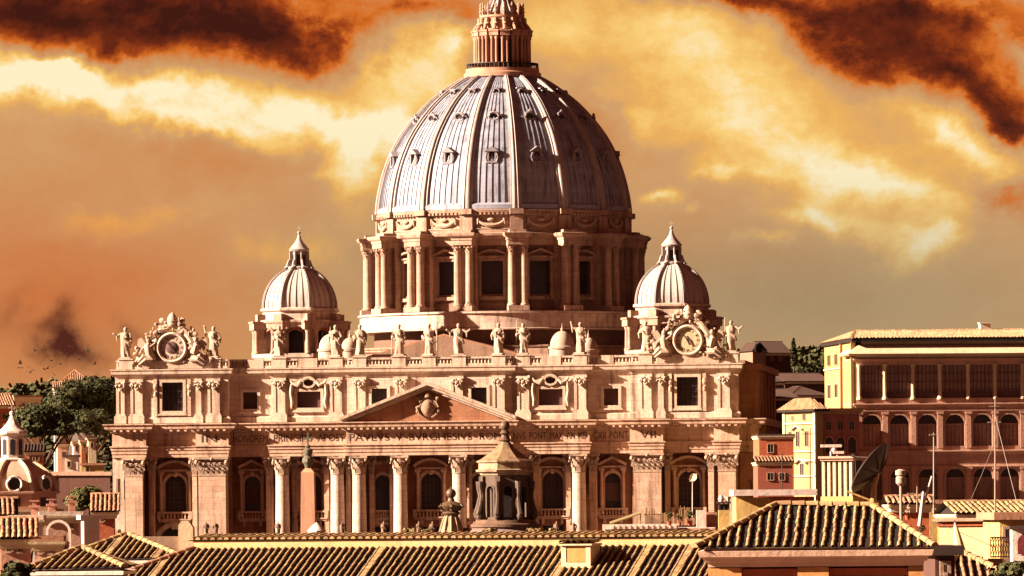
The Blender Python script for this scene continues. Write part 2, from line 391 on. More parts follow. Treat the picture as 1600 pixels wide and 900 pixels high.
# ---- plan lines (local metres; facade looks to -y)
def mirror(seg): return seg + [(-b, -a, y) for a, b, y in reversed(seg)]
ENT = [(-58.0, -51.8, -2.4), (-51.8, -42.6, -1.0), (-42.6, -36.6, -2.6), (-36.6, -29.2, 0.0), (-29.2, -15.0, -1.7)]
ENTF = mirror(ENT); ENTF.insert(5, (-15.0, 15.0, -2.7)); ENTF[-1] = (51.8, 56.4, -2.4); ENTF.append((56.4, 59.6, 0.9))
def plan(segs, yb):
    p = [(segs[0][0], yb)]
    for a, b, y in segs: p += [(a, y), (b, y)]
    p.append((segs[-1][1], yb)); return p
def nodup(p):
    q = [p[0]]
    for a in p[1:]:
        if abs(a[0]-q[-1][0]) + abs(a[1]-q[-1][1]) > 1e-5: q.append(a)
    return q
eplan = nodup(plan(ENTF, 22))
mb = MB(); mb.sweep(eplan, [(-6, 27.3), (0, 27.3), (0, 27.95), (0.12, 27.97), (0.12, 28.6), (0.26, 28.64), (0.26, 29.1), (0.46, 29.2), (0.46, 29.42), (0.0, 29.45), (0.0, 31.75), (0.3, 31.85), (0.36, 32.2), (0.85, 32.3), (1.25, 32.5), (1.3, 32.95), (1.55, 33.25), (1.55, 33.42), (-4.5, 33.6)])
for a, b, y in ENTF:            # modillions under the cornice
    n = max(1, int((b - a) / 1.15))
    for i in range(n):
        x = a + (b - a) * (i + 0.5) / n; mb.box(x - 0.24, x + 0.24, y - 1.15, y - 0.3, 32.02, 32.44)
bp('entablature', mb, STONEL)

# ---- inscription
mb = MB()
def line(txt, x0, x1, y):
    unit = (x1 - x0) / sum(0.45 if ch in 'I' else 0.7 if ch == ' ' else 1.15 if ch in 'MOQ' else 1.0 for ch in txt); x = x0
    for word in txt.split(' '):
        ln = unit * sum(0.45 if ch in 'I' else 1.15 if ch in 'MOQ' else 1.0 for ch in word)
        M = Matrix.Translation((x + ln / 2, y - 0.02, 29.98)) @ Matrix.Rotation(R(90), 4, 'X')
        mb = MB(); text_mb(mb, word, 1.9, M, 0.01, width=ln * 0.95); bp('inscription', mb, INK); x += ln + unit * 0.7
line('IN', -41.6, -38.6, -2.6)
line('HONOREM', -36.3, -29.6, 0.0)
line('PRINCIPIS APOST', -28.6, -15.3, -1.7)
line('PAVLVS V BVRGHESIVS ROMA', -14.6, 14.7, -2.7)
line('NVS PONT MAX AN MD', 15.3, 28.8, -1.7)
line('CXII PONT', 29.6, 36.2, 0.0)
line('VII', 38.4, 41.4, -2.6)

# ---- lower walls
WALLS = [(-57.2, -36.7, 1.5), (-36.7, -29.2, 3.0), (-29.2, -15.0, 2.3), (-15.0, 15.0, 1.3), (15.0, 29.2, 2.3), (29.2, 36.7, 3.0), (36.7, 56.3, 1.5)]
BAYS = [(-47.0, 'end'), (-33.0, 'side'), (-22.1, 'wide'), (-8.85, 'slim'), (0.0, 'wide'), (8.85, 'slim'), (22.1, 'wide'), (33.0, 'side'), (47.0, 'end')]
WIN = {'end': (1.95, 17.3, 22.1), 'side': (1.45, 17.3, 22.3), 'wide': (1.9, 17.3, 22.2), 'slim': (1.45, 17.3, 22.3)}
mb = MB()
for x0, x1, y in WALLS:
    holes = []
    for cx, t in BAYS:
        if x0 < cx < x1:
            hw, z0, zs = WIN[t]; holes.append(arch(cx, hw, z0, zs))
            if t == 'end': holes.append(arch(cx, 3.1, 0.2, 11.6, 12))
            elif t != 'side': holes.append(rect(cx - 1.9, cx + 1.9, 0.2, 14.3))
    mb.panel(rect(x0, x1, 0, 27.4), holes, y, 1.3)
    for xs in (x0, x1): mb.box(xs - 0.05, xs + 0.05, y + 0.01, y + 2, 0, 27.35)
mb.box(-57.1, 56.2, 5.2, 21.9, 0, 27.2)
mb.box(-57.2, -56.7, 1.52, 22, 0, 27.35)
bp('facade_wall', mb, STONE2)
for cx, t in BAYS:
    mb = MB(); y = [w for w in WALLS if w[0] < cx < w[1]][0][2]
    if t == 'end': mb.add([(x, y + 1.25, z) for x, z in arch(cx, 3.1, 0.2, 11.6, 12)], [tuple(range(15))])
    elif t != 'side': mb.box(cx - 1.9, cx + 1.9, y + 1.2, y + 1.25, 0.2, 14.3)
    else: continue
    bp('portal_door', mb, GLASS)

# ---- arched windows with surround, mullions, balcony
def arch_ring(mb, cx, hw, w, z0, zs, y0, y1, n=10):
    o = arch(cx, hw + w, z0, zs, n); i = arch(cx, hw, z0, zs, n)
    o = o[1:]+o[:1]; i = i[1:]+i[:1]
    m = len(o)
    vs = [(x, y0, z) for x, z in o] + [(x, y0, z) for x, z in i] + [(x, y1, z) for x, z in o] + [(x, y1, z) for x, z in i]
    fs = []
    for k in range(m - 1):
        fs += [(k, k+1, m+k+1, m+k), (2*m+k, 2*m+k+1, k+1, k), (m+k, m+k+1, 3*m+k+1, 3*m+k)]
    mb.add(vs, fs)
def arc_bar(mb, cx, z0, hw, rise, th, y0, y1, n=12):
    "segmental pediment hood: curved slab"
    r = (hw*hw + rise*rise) / (2*rise); a = math.asin(hw / r); zc = z0 + rise - r
    po = [(cx + (r + th/2)*math.sin(-a + 2*a*i/n), zc + (r + th/2)*math.cos(-a + 2*a*i/n)) for i in range(n+1)]
    pi = [(cx + (r - th/2)*math.sin(-a + 2*a*i/n), zc + (r - th/2)*math.cos(-a + 2*a*i/n)) for i in range(n+1)]
    for i in range(n): mb.prism([pi[i], pi[i+1], po[i+1], po[i]], y0, y1)
def gable_bar(mb, cx, z0, hw, rise, th, y0, y1):
    mb.prism([(cx - hw, z0), (cx, z0 + rise), (cx, z0 + rise + th), (cx - hw - 0.2, z0 + th)], y0, y1)
    mb.prism([(cx, z0 + rise), (cx + hw, z0), (cx + hw + 0.2, z0 + th), (cx, z0 + rise + th)], y0, y1)
for cx, t in BAYS:
    y = [w for w in WALLS if w[0] < cx < w[1]][0][2]
    hw, z0, zs = WIN[t]
    g = MB(); g.add([(x, y + 0.9, z) for x, z in arch(cx, hw, z0, zs)], [tuple(range(13))])
    win = bp('window', g, GLASS)
    if t in ('wide', 'end'):
        m = MB()
        for i in range(1, 5): x = cx - hw + 2*hw*i/5; m.box(x - 0.07, x + 0.07, y + 0.78, y + 0.88, z0, zs + hw*0.75)
        for i in range(1, 7): z = z0 + (zs - z0 + 0.6)*i/6; m.box(cx - hw + 0.05, cx + hw - 0.05, y + 0.77, y + 0.86, z - 0.06, z + 0.06)
        bp('mullion', m, SHUT, win)
    elif t != 'slim' or cx > 0:
        m = MB(); m.box(cx - hw + 0.02, cx + hw - 0.02, y + 0.7, y + 0.85, z0 + 1.4, zs - 0.3); bp('shutter', m, SHUT, win)
    fr = MB()
    arch_ring(fr, cx, hw + 0.003, 0.55, z0, zs, y - 0.28, y + 0.05)
    if t == 'slim':
        fr.box(cx - 2.3, cx - 2.05 + 0.2, y - 0.3, y - 0.005, 15.6, 25.0); fr.box(cx + 1.85, cx + 2.3, y - 0.3, y - 0.005, 15.6, 25.0)
        arc_bar(fr, cx, 25.1, 2.5, 1.0, 0.5, y - 0.6, y - 0.01)
        fr.box(cx - 2.3, cx + 2.3, y - 0.35, y - 0.02, 14.6, 15.2)
    else:
        W2 = {'wide': 2.85, 'end': 3.1, 'side': 2.45}[t]
        for sx in (-1, 1):       # side colonnettes
            fr.lathe([(0.42, 16.4), (0.42, 16.8), (0.30, 16.9), (0.27, 23.5), (0.33, 23.7), (0.45, 24.2)], cx + sx*(W2 - 0.45), y - 0.55, 10)
            fr.box(cx + sx*(W2 - 0.45) - 0.5, cx + sx*(W2 - 0.45) + 0.5, y - 1.05, y - 0.01, 24.2, 24.75)
        fr.box(cx - W2 - 0.05, cx + W2 + 0.05, y - 0.7, y - 0.008, 24.76, 25.1)
        if t == 'side': gable_bar(fr, cx, 25.1, W2, 1.3, 0.45, y - 1.25, y - 0.005); 
        else: arc_bar(fr, cx, 25.3, W2 + 0.2, 1.25, 0.5, y - 1.25, y - 0.005)
        fr.ball((cx, y - 0.3, 24.2), (0.5, 0.25, 0.5), 8, 5)
    bp('window_frame', fr, STONEL, win)
    ba = MB(); bw = {'wide': 2.9, 'end': 2.9, 'side': 2.5, 'slim': 2.0}[t]; out = {'wide': 1.5, 'end': 1.6, 'side': 0.8, 'slim': 0.35}[t]
    ba.box(cx - bw, cx + bw, y - out, y - 0.01, 15.5, 15.85); ba.box(cx - bw - 0.15, cx + bw + 0.15, y - out - 0.15, y - 0.012, 15.86, 16.1)
    ba.box(cx - bw, cx + bw, y - out, y - out + 0.4, 17.1, 17.4)
    for i in range(9):
        x = cx - bw + 0.25 + (2*bw - 0.5)*i/8
        ba.lathe([(0.12, 16.1), (0.2, 16.4), (0.1, 16.8), (0.13, 17.1)], x, y - out + 0.2, 6)
    for sx in (-1, 1): ba.box(cx + sx*bw - 0.3, cx + sx*bw + 0.3, y - out - 0.05, y - out + 0.45, 16.1, 17.45)
    for sx in (-0.6, 0.6): ba.prism([(cx + sx*bw - 0.25, 14.6), (cx + sx*bw + 0.25, 14.6), (cx + sx*bw + 0.25, 15.5), (cx + sx*bw - 0.25, 15.5)], y - out*0.6, y - 0.01)
    bp('balcony', ba, STONEL, win)
# carved panels under the slim windows and the arch ring of the end passages
for cx in (-47, 47):
    m = MB(); arch_ring(m, cx, 3.103, 0.8, 0.2, 11.6, -0.1, 0.38, 14); m.box(cx - 0.5, cx + 0.5, -0.3, 0.35, 14.2, 15.3); bp('passage_arch', m, STONEP)

# ---- columns
def leaf_ring(mb, cx, cy, z, r, n, w, h, out, ph=0.0, half=None):
    for i in range(n):
        a = ph + 2*PI*i/n
        s, c = math.sin(a), -math.cos(a)
        tx, ty = -c, s
        vs = []
        for (q, rr, zz, ww) in ((0, r, z, w), (1, r + out*0.25, z + h*0.55, w*0.95), (2, r + out*0.8, z + h*0.95, w*0.7), (3, r + out*1.25, z + h*0.9, w*0.45), (4, r + out*1.2, z + h*0.66, w*0.3)):
            for sg in (-1, 1): vs.append((cx + rr*s + sg*ww/2*tx, cy + rr*c + sg*ww/2*ty, zz))
        mb.add(vs, [(2*k, 2*k+1, 2*k+3, 2*k+2) for k in range(4)])
def capital(mb, cx, cy, z0, z1, r):
    h = z1 - z0
    mb.lathe([(r*1.0, z0), (r*1.08, z0 + 0.1), (r*1.0, z0 + 0.22), (r*1.0, z0 + h*0.5), (r*1.18, z0 + h*0.85), (r*1.3, z0 + h*0.88)], cx, cy, 20)
    leaf_ring(mb, cx, cy, z0 + 0.25, r*1.02, 8, r*0.72, h*0.36, r*0.3)
    leaf_ring(mb, cx, cy, z0 + 0.3 + h*0.2, r*1.04, 8, r*0.7, h*0.42, r*0.42, PI/8)
    for a in (PI/4, 3*PI/4, 5*PI/4, 7*PI/4):
        p = (cx + r*1.62*math.sin(a), cy - r*1.62*math.cos(a), z0 + h*0.78); mb.ball(p, (r*0.24, r*0.24, r*0.26), 7, 5)
    q = r*1.36
    mb.add([(cx + x*q, cy + y_*q, z) for z in (z0 + h*0.88, z1) for x, y_ in ((-1,-1),(0,-0.82),(1,-1),(0.82,0),(1,1),(0,0.82),(-1,1),(-0.82,0))],
           [(i, (i+1) % 8, 8 + (i+1) % 8, 8 + i) for i in range(8)] + [tuple(range(8, 16)), tuple(reversed(range(8)))])
def make_column(r, z0, z1, hc):
    s = MB()
    s.box(-r*1.42, r*1.42, -r*1.42, r*1.42, z0, z0 + 0.5)
    s.lathe([(r*1.38, z0 + 0.5), (r*1.42, z0 + 0.75), (r*1.2, z0 + 1.0), (r*1.24, z0 + 1.25), (r*1.05, z0 + 1.4)], n=24)
    pr = [(r*1.0, z0 + 1.4)]
    for i in range(1, 11):
        f = i / 10; pr.append((r*(1.0 - 0.13*f*f), z0 + 1.4 + (z1 - hc - z0 - 1.4)*f))
    s.lathe(pr, n=28)
    col = s.build('column', STONE, BAS)
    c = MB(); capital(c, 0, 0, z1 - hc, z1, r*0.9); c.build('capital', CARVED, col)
    return col
col0 = make_column(1.36, 0.0, 27.28, 3.4)
CX = [(-27.1, -0.2), (-17.0, -0.2), (-12.9, -1.2), (-5.35, -1.2), (5.35, -1.2), (12.9, -1.2), (17.0, -0.2), (27.1, -0.2)]
for i, (x, y) in enumerate(CX):
    c = col0 if i == 0 else dupe(col0, BAS)
    c.location = (x, y, 0)
# pilasters (flat) and piers
def pilaster(x0, x1, yf, yb, z1=27.28, hc=3.4, name='pilaster'):
    m = MB()
    m.box(x0 - 0.35, x1 + 0.35, yf - 0.35, yb, 0, 0.7); m.box(x0 - 0.2, x1 + 0.2, yf - 0.2, yb, 0.7, 1.5)
    m.box(x0, x1, yf, yb, 1.5, z1 - hc)
    p = bp(name, m, STONEL)
    c = MB(); z0 = z1 - hc; w = x1 - x0
    c.box(x0 - 0.08, x1 + 0.08, yf - 0.08, yb, z0, z0 + 0.25)
    c.prism([(x0, z0 + 0.25), (x1, z0 + 0.25), (x1 + 0.3, z0 + hc*0.88), (x0 - 0.3, z0 + hc*0.88)], yf - 0.02, yb)
    n = max(2, round(w / 0.95)); lw = w / n
    for row, (zz, hh, out) in enumerate(((z0 + 0.28, hc*0.36, 0.42), (z0 + 0.3 + hc*0.22, hc*0.42, 0.6))):
        k = n if row == 0 else n + 1
        for i in range(k):
            cx = x0 + lw*(i + 0.5) if row == 0 else x0 + lw*i
            vs = []
            for oo, zf, ww in ((0.03, 0, 0.9), (0.12, 0.55, 0.85), (out*0.8, 0.95, 0.65), (out*1.2, 0.88, 0.4), (out*1.1, 0.62, 0.3)):
                for sg in (-1, 1): vs.append((cx + sg*ww*lw/2, yf - oo, zz + zf*hh))
            c.add(vs, [(2*j, 2*j+1, 2*j+3, 2*j+2) for j in range(4)])
    for x in (x0 - 0.25, x1 + 0.25): c.ball((x, yf - 0.45, z0 + hc*0.74), (0.38, 0.34, 0.42), 8, 6)
    c.ball(((x0 + x1)/2, yf - 0.5, z0 + hc*0.9), (0.3, 0.25, 0.3), 7, 5)
    c.box(x0 - 0.55, x1 + 0.55, yf - 0.55, yb, z0 + hc*0.885, z1)
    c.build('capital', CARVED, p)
for sg in (-1, 1):
    def pp(a, b, yf, yb): pilaster(min(sg*a, sg*b), max(sg*a, sg*b), yf, yb)
    pp(52.5, 55.7, -2.3, 1.45); pp(37.2, 42.2, -2.5, 1.45); pp(42.75, 43.6, -0.7, 1.46); pp(50.6, 51.6, -0.7, 1.46)
    pp(28.9, 30.2, 0.3, 2.95); pp(24.6, 25.5, 0.9, 2.28); pp(18.7, 19.6, 0.9, 2.28); pp(14.6, 15.4, -0.4, 2.28); pp(10.4, 11.2, 0.3, 1.28); pp(7.0, 7.5, 0.3, 1.28)
# outer return strip of the left end, with its small niches
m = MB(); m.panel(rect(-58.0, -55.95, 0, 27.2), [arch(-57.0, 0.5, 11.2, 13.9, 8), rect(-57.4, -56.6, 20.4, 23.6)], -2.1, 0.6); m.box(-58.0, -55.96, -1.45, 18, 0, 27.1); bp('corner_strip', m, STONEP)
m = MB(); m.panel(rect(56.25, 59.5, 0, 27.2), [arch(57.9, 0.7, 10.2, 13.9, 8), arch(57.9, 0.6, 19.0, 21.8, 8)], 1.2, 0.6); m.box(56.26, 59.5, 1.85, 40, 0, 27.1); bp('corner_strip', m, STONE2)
# side flank running back from the right end
m = MB(); m.box(56.0, 59.9, 6, 60, 0, 33.4); m.box(56.0, 60.9, 5.4, 60.6, 32.2, 33.5); m.box(56.0, 59.6, 3.2, 60, 33.6, 43.4); m.box(56.1, 60.2, 2.6, 60.4, 42.2, 43.3)
for k in range(5):
    m.box(59.8, 60.5, 9 + k*10, 11.6 + k*10, 0.5, 32.1); m.box(59.5, 60.0, 9.2 + k*10, 11.4 + k*10, 33.7, 42.1)
bp('side_flank', m, STONE2)

# ---- attic storey
ATT = [(-57.4, -36.8, -1.1), (-36.8, -29.0, 0.8), (-29.0, -15.0, -0.2)]
ATTF = mirror(ATT); ATTF.insert(3, (-15.0, 15.0, -0.9)); ATTF[-1] = (36.8, 56.2, -1.1)
aplan = nodup(plan(ATTF, 22))
mb = MB(); mb.sweep(aplan, [(0.35, 33.55), (0.35, 34.5), (0.05, 34.7), (0.0, 34.75)])
mb.sweep(aplan, [(0.0, 41.6), (0.18, 41.7), (0.22, 42.1), (0.5, 42.2), (0.75, 42.5), (0.8, 43.0), (0.95, 43.2), (0.95, 43.4), (-5, 43.5)])
bp('attic_cornice', mb, STONEP)
AW = [(-47.0, 1.95, 35.75, 41.0, 'end'), (-33.0, 1.35, 36.0, 39.1, 'small'), (-22.1, 2.2, 36.1, 39.1, 'oval'), (-9.1, 1.45, 36.4, 39.5, 'plain')]
AW = AW + [(0.0, 1.6, 36.5, 39.6, 'none')] + [(-a, b, c, d, e) for a, b, c, d, e in reversed(AW)]
mb = MB()
for x0, x1, y in ATTF:
    holes = [rect(cx - hw, cx + hw, za, zb) for cx, hw, za, zb, t in AW if x0 < cx < x1 and t != 'none']
    for cx, hw, za, zb, t in AW:
        if x0 < cx < x1 and t == 'oval': holes.append([(cx + 0.95*math.cos(2*PI*i/14), 40.75 + 0.72*math.sin(2*PI*i/14)) for i in range(14)])
    mb.panel(rect(x0, x1, 33.5, 41.7), holes, y, 1.1)
    for xs, k in ((x0, 1), (x1, -1)): mb.box(min(xs, xs + k*0.06), max(xs, xs + k*0.06), y + 0.01, y + 3, 33.5, 41.65)
mb.box(-57.2, 56.0, 3.0, 21.5, 33.4, 41.6)
bp('attic_wall', mb, STONE)
for cx, hw, za, zb, t in AW:
    if t == 'none': continue
    y = [w for w in ATTF if w[0] < cx < w[1]][0][2]
    g = MB(); g.box(cx - hw, cx + hw, y + 0.75, y + 0.8, za, zb)
    if t == 'oval': g.box(cx - 1, cx + 1, y + 0.75, y + 0.8, 40.0, 41.5)
    win = bp('attic_window', g, GLASS if t in ('end', 'plain') else SHUT)
    f = MB(); w = 0.5
    f.box(cx - hw - w, cx - hw + 0.02, y - 0.3, y + 0.1, za - w, zb + w); f.box(cx + hw - 0.02, cx + hw + w, y - 0.3, y + 0.1, za - w, zb + w)
    f.box(cx - hw + 0.02, cx + hw - 0.02, y - 0.297, y + 0.1, zb - 0.02, zb + w); f.box(cx - hw + 0.02, cx + hw - 0.02, y - 0.297, y + 0.1, za - w, za + 0.02)
    f.box(cx - hw - w - 0.2, cx + hw + w + 0.2, y - 0.5, y - 0.004, za - w - 0.3, za - w - 0.003)
    if t == 'end':
        for sx in (-1, 1):
            f.box(cx + sx*(hw + 1.15) - 0.3, cx + sx*(hw + 1.15) + 0.3, y - 0.45, y - 0.004, 34.8, 41.6); f.ball((cx + sx*(hw + 1.15), y - 0.5, 40.2), (0.38, 0.3, 0.6), 8, 5)
            f.ball((cx + sx*(hw + 1.15), y - 0.5, 38.9), (0.28, 0.25, 0.5), 8, 5)
        m = MB()
        for sx in (-0.9, 0, 0.9): m.box(cx + sx - 0.06, cx + sx + 0.06, y + 0.6, y + 0.7, za, zb)
        for zz in (37.4, 38.4, 39.4): m.box(cx - hw + 0.01, cx + hw - 0.01, y + 0.59, y + 0.69, zz - 0.05, zz + 0.05)
        bp('mullion', m, METAL, win)
    if t == 'oval':
        gable_bar(f, cx, 40.1, 3.2, 1.25, 0.35, y - 0.55, y - 0.006)
        n = 14; o = [(cx + 1.35*math.cos(2*PI*i/n), 40.75 + 1.1*math.sin(2*PI*i/n)) for i in range(n)]; inn = [(cx + 0.95*math.cos(2*PI*i/n), 40.75 + 0.72*math.sin(2*PI*i/n)) for i in range(n)]
        f.add([(x, y - 0.6, z) for x, z in o] + [(x, y - 0.6, z) for x, z in inn] + [(x, y, z) for x, z in o] + [(x, y, z) for x, z in inn],
              [q for i in range(n) for q in ((i, (i+1) % n, n + (i+1) % n, n + i), (2*n+i, 2*n+(i+1) % n, (i+1) % n, i), (n+i, n+(i+1) % n, 3*n+(i+1) % n, 3*n+i))])
        for sx in (-1, 1):
            f.tube([(cx + sx*1.4, y - 0.45, 40.9), (cx + sx*2.0, y - 0.6, 40.2), (cx + sx*2.9, y - 0.45, 40.6), (cx + sx*3.3, y - 0.4, 41.2)], [0.3, 0.34, 0.3, 0.2], 7)
            f.tube([(cx + sx*3.1, y - 0.4, 40.4), (cx + sx*3.25, y - 0.45, 38.8), (cx + sx*3.0, y - 0.35, 37.2), (cx + sx*3.15, y - 0.35, 36.0)], [0.34, 0.3, 0.36, 0.16], 7)
    bp('window_frame', f, CARVE, win)
def att_pil(x0, x1):
    cx = (x0 + x1)/2; y = [w for w in ATTF if w[0] <= cx <= w[1]][0][2]
    m = MB(); m.box(x0 - 0.35, x1 + 0.35, y - 0.85, y + 0.2, 33.56, 34.9); m.box(x0 - 0.15, x1 + 0.15, y - 0.62, y + 0.2, 34.91, 35.3)
    m.box(x0, x0 + 0.5, y - 0.5, y + 0.2, 35.31, 40.2); m.box(x1 - 0.5, x1, y - 0.5, y + 0.2, 35.31, 40.2); m.box(x0 + 0.5, x1 - 0.5, y - 0.4, y + 0.2, 35.31, 40.2)
    m.box(x0 - 0.15, x1 + 0.15, y - 0.75, y + 0.2, 41.1, 41.62)
    p = bp('attic_pilaster', m, STONEP)
    c = MB(); c.box(x0 + 0.1, x1 - 0.1, y - 0.55, y + 0.1, 40.2, 41.1)
    for sx in (-1, 1):
        c.lathe([(0.5, 0), (0.5, 0.001)], 0, 0, 6)
        c.tube([(cx + sx*0.15, y - 0.75, 40.95), (cx + sx*0.75, y - 0.8, 40.95), (cx + sx*(x1 - x0)/2, y - 0.75, 40.55), (cx + sx*0.75, y - 0.72, 40.2), (cx + sx*0.55, y - 0.72, 40.6)], [0.2, 0.26, 0.28, 0.24, 0.15], 7)
    c.tube([(cx - 0.5, y - 0.6, 40.3), (cx, y - 0.75, 39.6), (cx + 0.5, y - 0.6, 40.3)], [0.16, 0.24, 0.16], 6); c.ball((cx, y - 0.7, 40.5), (0.35, 0.3, 0.4), 7, 5)
    c.build('capital', CARVE, p)
for x in (5.1, 12.7, 17.1, 27.5, 39.4, 53.6):
    for sg in (-1, 1): att_pil(sg*x - 1.1, sg*x + 1.1)
att_pil(-57.3, -55.8)
for sg in (-1, 1): att_pil(sg*42.2 - 0.5, sg*42.2 + 0.5)

# ---- pediment
mb = MB(); ya = -2.7
mb.prism([(-14.0, 33.45), (14.0, 33.45), (0, 39.3)], ya + 0.1, -0.95)
bp('pediment_wall', mb, STONE2)
def rake(mb, y0, t0, t1, k0=0.0):
    sl = 6.1 / 15.6
    for sg in (-1, 1):
        P = [(sg*(16.0 + k0), 33.45 + t0 - sl*k0), (0, 33.45 + 16.0*sl + t0), (0, 33.45 + 16.0*sl + t1), (sg*(16.0 + k0), 33.45 + t1 - sl*k0)]
        mb.prism(P, y0, -0.93)
mb = MB(); rake(mb, ya - 1.5, 0.25, 0.8); rake(mb, ya - 1.1, -0.2, 0.24); rake(mb, ya - 0.45, -0.6, -0.21)
ped = bp('pediment', mb, STONEP)
mb = MB()
mb.ball((0, ya - 0.1, 36.0), (1.5, 0.7, 1.9), 12, 8); mb.ball((0, ya - 0.35, 35.9), (1.0, 0.75, 1.35), 10, 7)
mb.lathe([(0.0, 39.0), (0.35, 38.8), (0.62, 38.3), (0.75, 37.8), (0.55, 37.6)], 0, ya - 0.35, 10)
for sg in (-1, 1):
    mb.tube([(sg*1.5, ya - 0.2, 38.0), (-sg*1.2, ya - 0.35, 36.6), (-sg*1.9, ya - 0.2, 35.4)], [0.26, 0.22, 0.3], 6)
    mb.tube([(sg*0.6, ya - 0.4, 37.6), (sg*1.5, ya - 0.4, 37.0), (sg*2.0, ya - 0.3, 36.0), (sg*1.6, ya - 0.4, 34.8), (sg*0.7, ya - 0.3, 34.1)], [0.2, 0.3, 0.34, 0.32, 0.22], 7)
    mb.ball((sg*1.75, ya - 0.4, 37.5), 0.4, 7, 5); mb.ball((sg*1.9, ya - 0.35, 35.2), 0.36, 7, 5)
bp('coat_of_arms', mb, mat('dark_carving', (0.26, 0.15, 0.10), streak=0.5, blotch=0.8, bump=0.5), ped)

# ---- parapet
mb = MB()
PED = [-55.6, -39.4, -27.5, -17.1, -12.7, -5.5, 0.0, 5.5, 12.7, 17.1, 27.5, 39.4, 55.0]
def ay(x): return [w for w in ATTF if w[0] <= x <= w[1]][0][2]
for x0, x1, y in ATTF:
    y = y - 0.1
    if abs(x0) > 36 and abs(x1) > 36:   # under the clocks a plain plinth
        pass
    mb.box(x0 + 0.03, x1 - 0.03, y, y + 0.8, 43.45, 43.9); mb.box(x0 + 0.03, x1 - 0.03, y - 0.05, y + 0.75, 44.75, 45.1); mb.box(x0 + 0.05, x1 - 0.05, y + 0.42, y + 0.5, 43.9, 44.75)
    n = int((x1 - x0) / 0.62)
    for i in range(n):
        x = x0 + (x1 - x0)*(i + 0.5)/n; mb.lathe([(0.14, 43.9), (0.22, 44.15), (0.1, 44.5), (0.15, 44.76)], x, y + 0.2, 6)
for x in PED:
    y = ay(x) - 0.25; w = 1.25
    mb.box(x - w, x + w, y, y + 1.5, 43.46, 45.15); mb.box(x - w - 0.15, x + w + 0.15, y - 0.15, y + 1.6, 45.16, 45.4)
for a, b in ((-33.5, -30.5), (30.5, 33.5), (-24, -20.5), (20.5, 24)):
    y = ay((a + b)/2) - 0.2; mb.box(a, b, y, y + 1.1, 43.46, 45.12)
bp('parapet', mb, STONEP)
m = MB(); m.box(-57, 56, 2.2, 24, 43.0, 43.45); bp('roof_terrace', m, DIRTY)

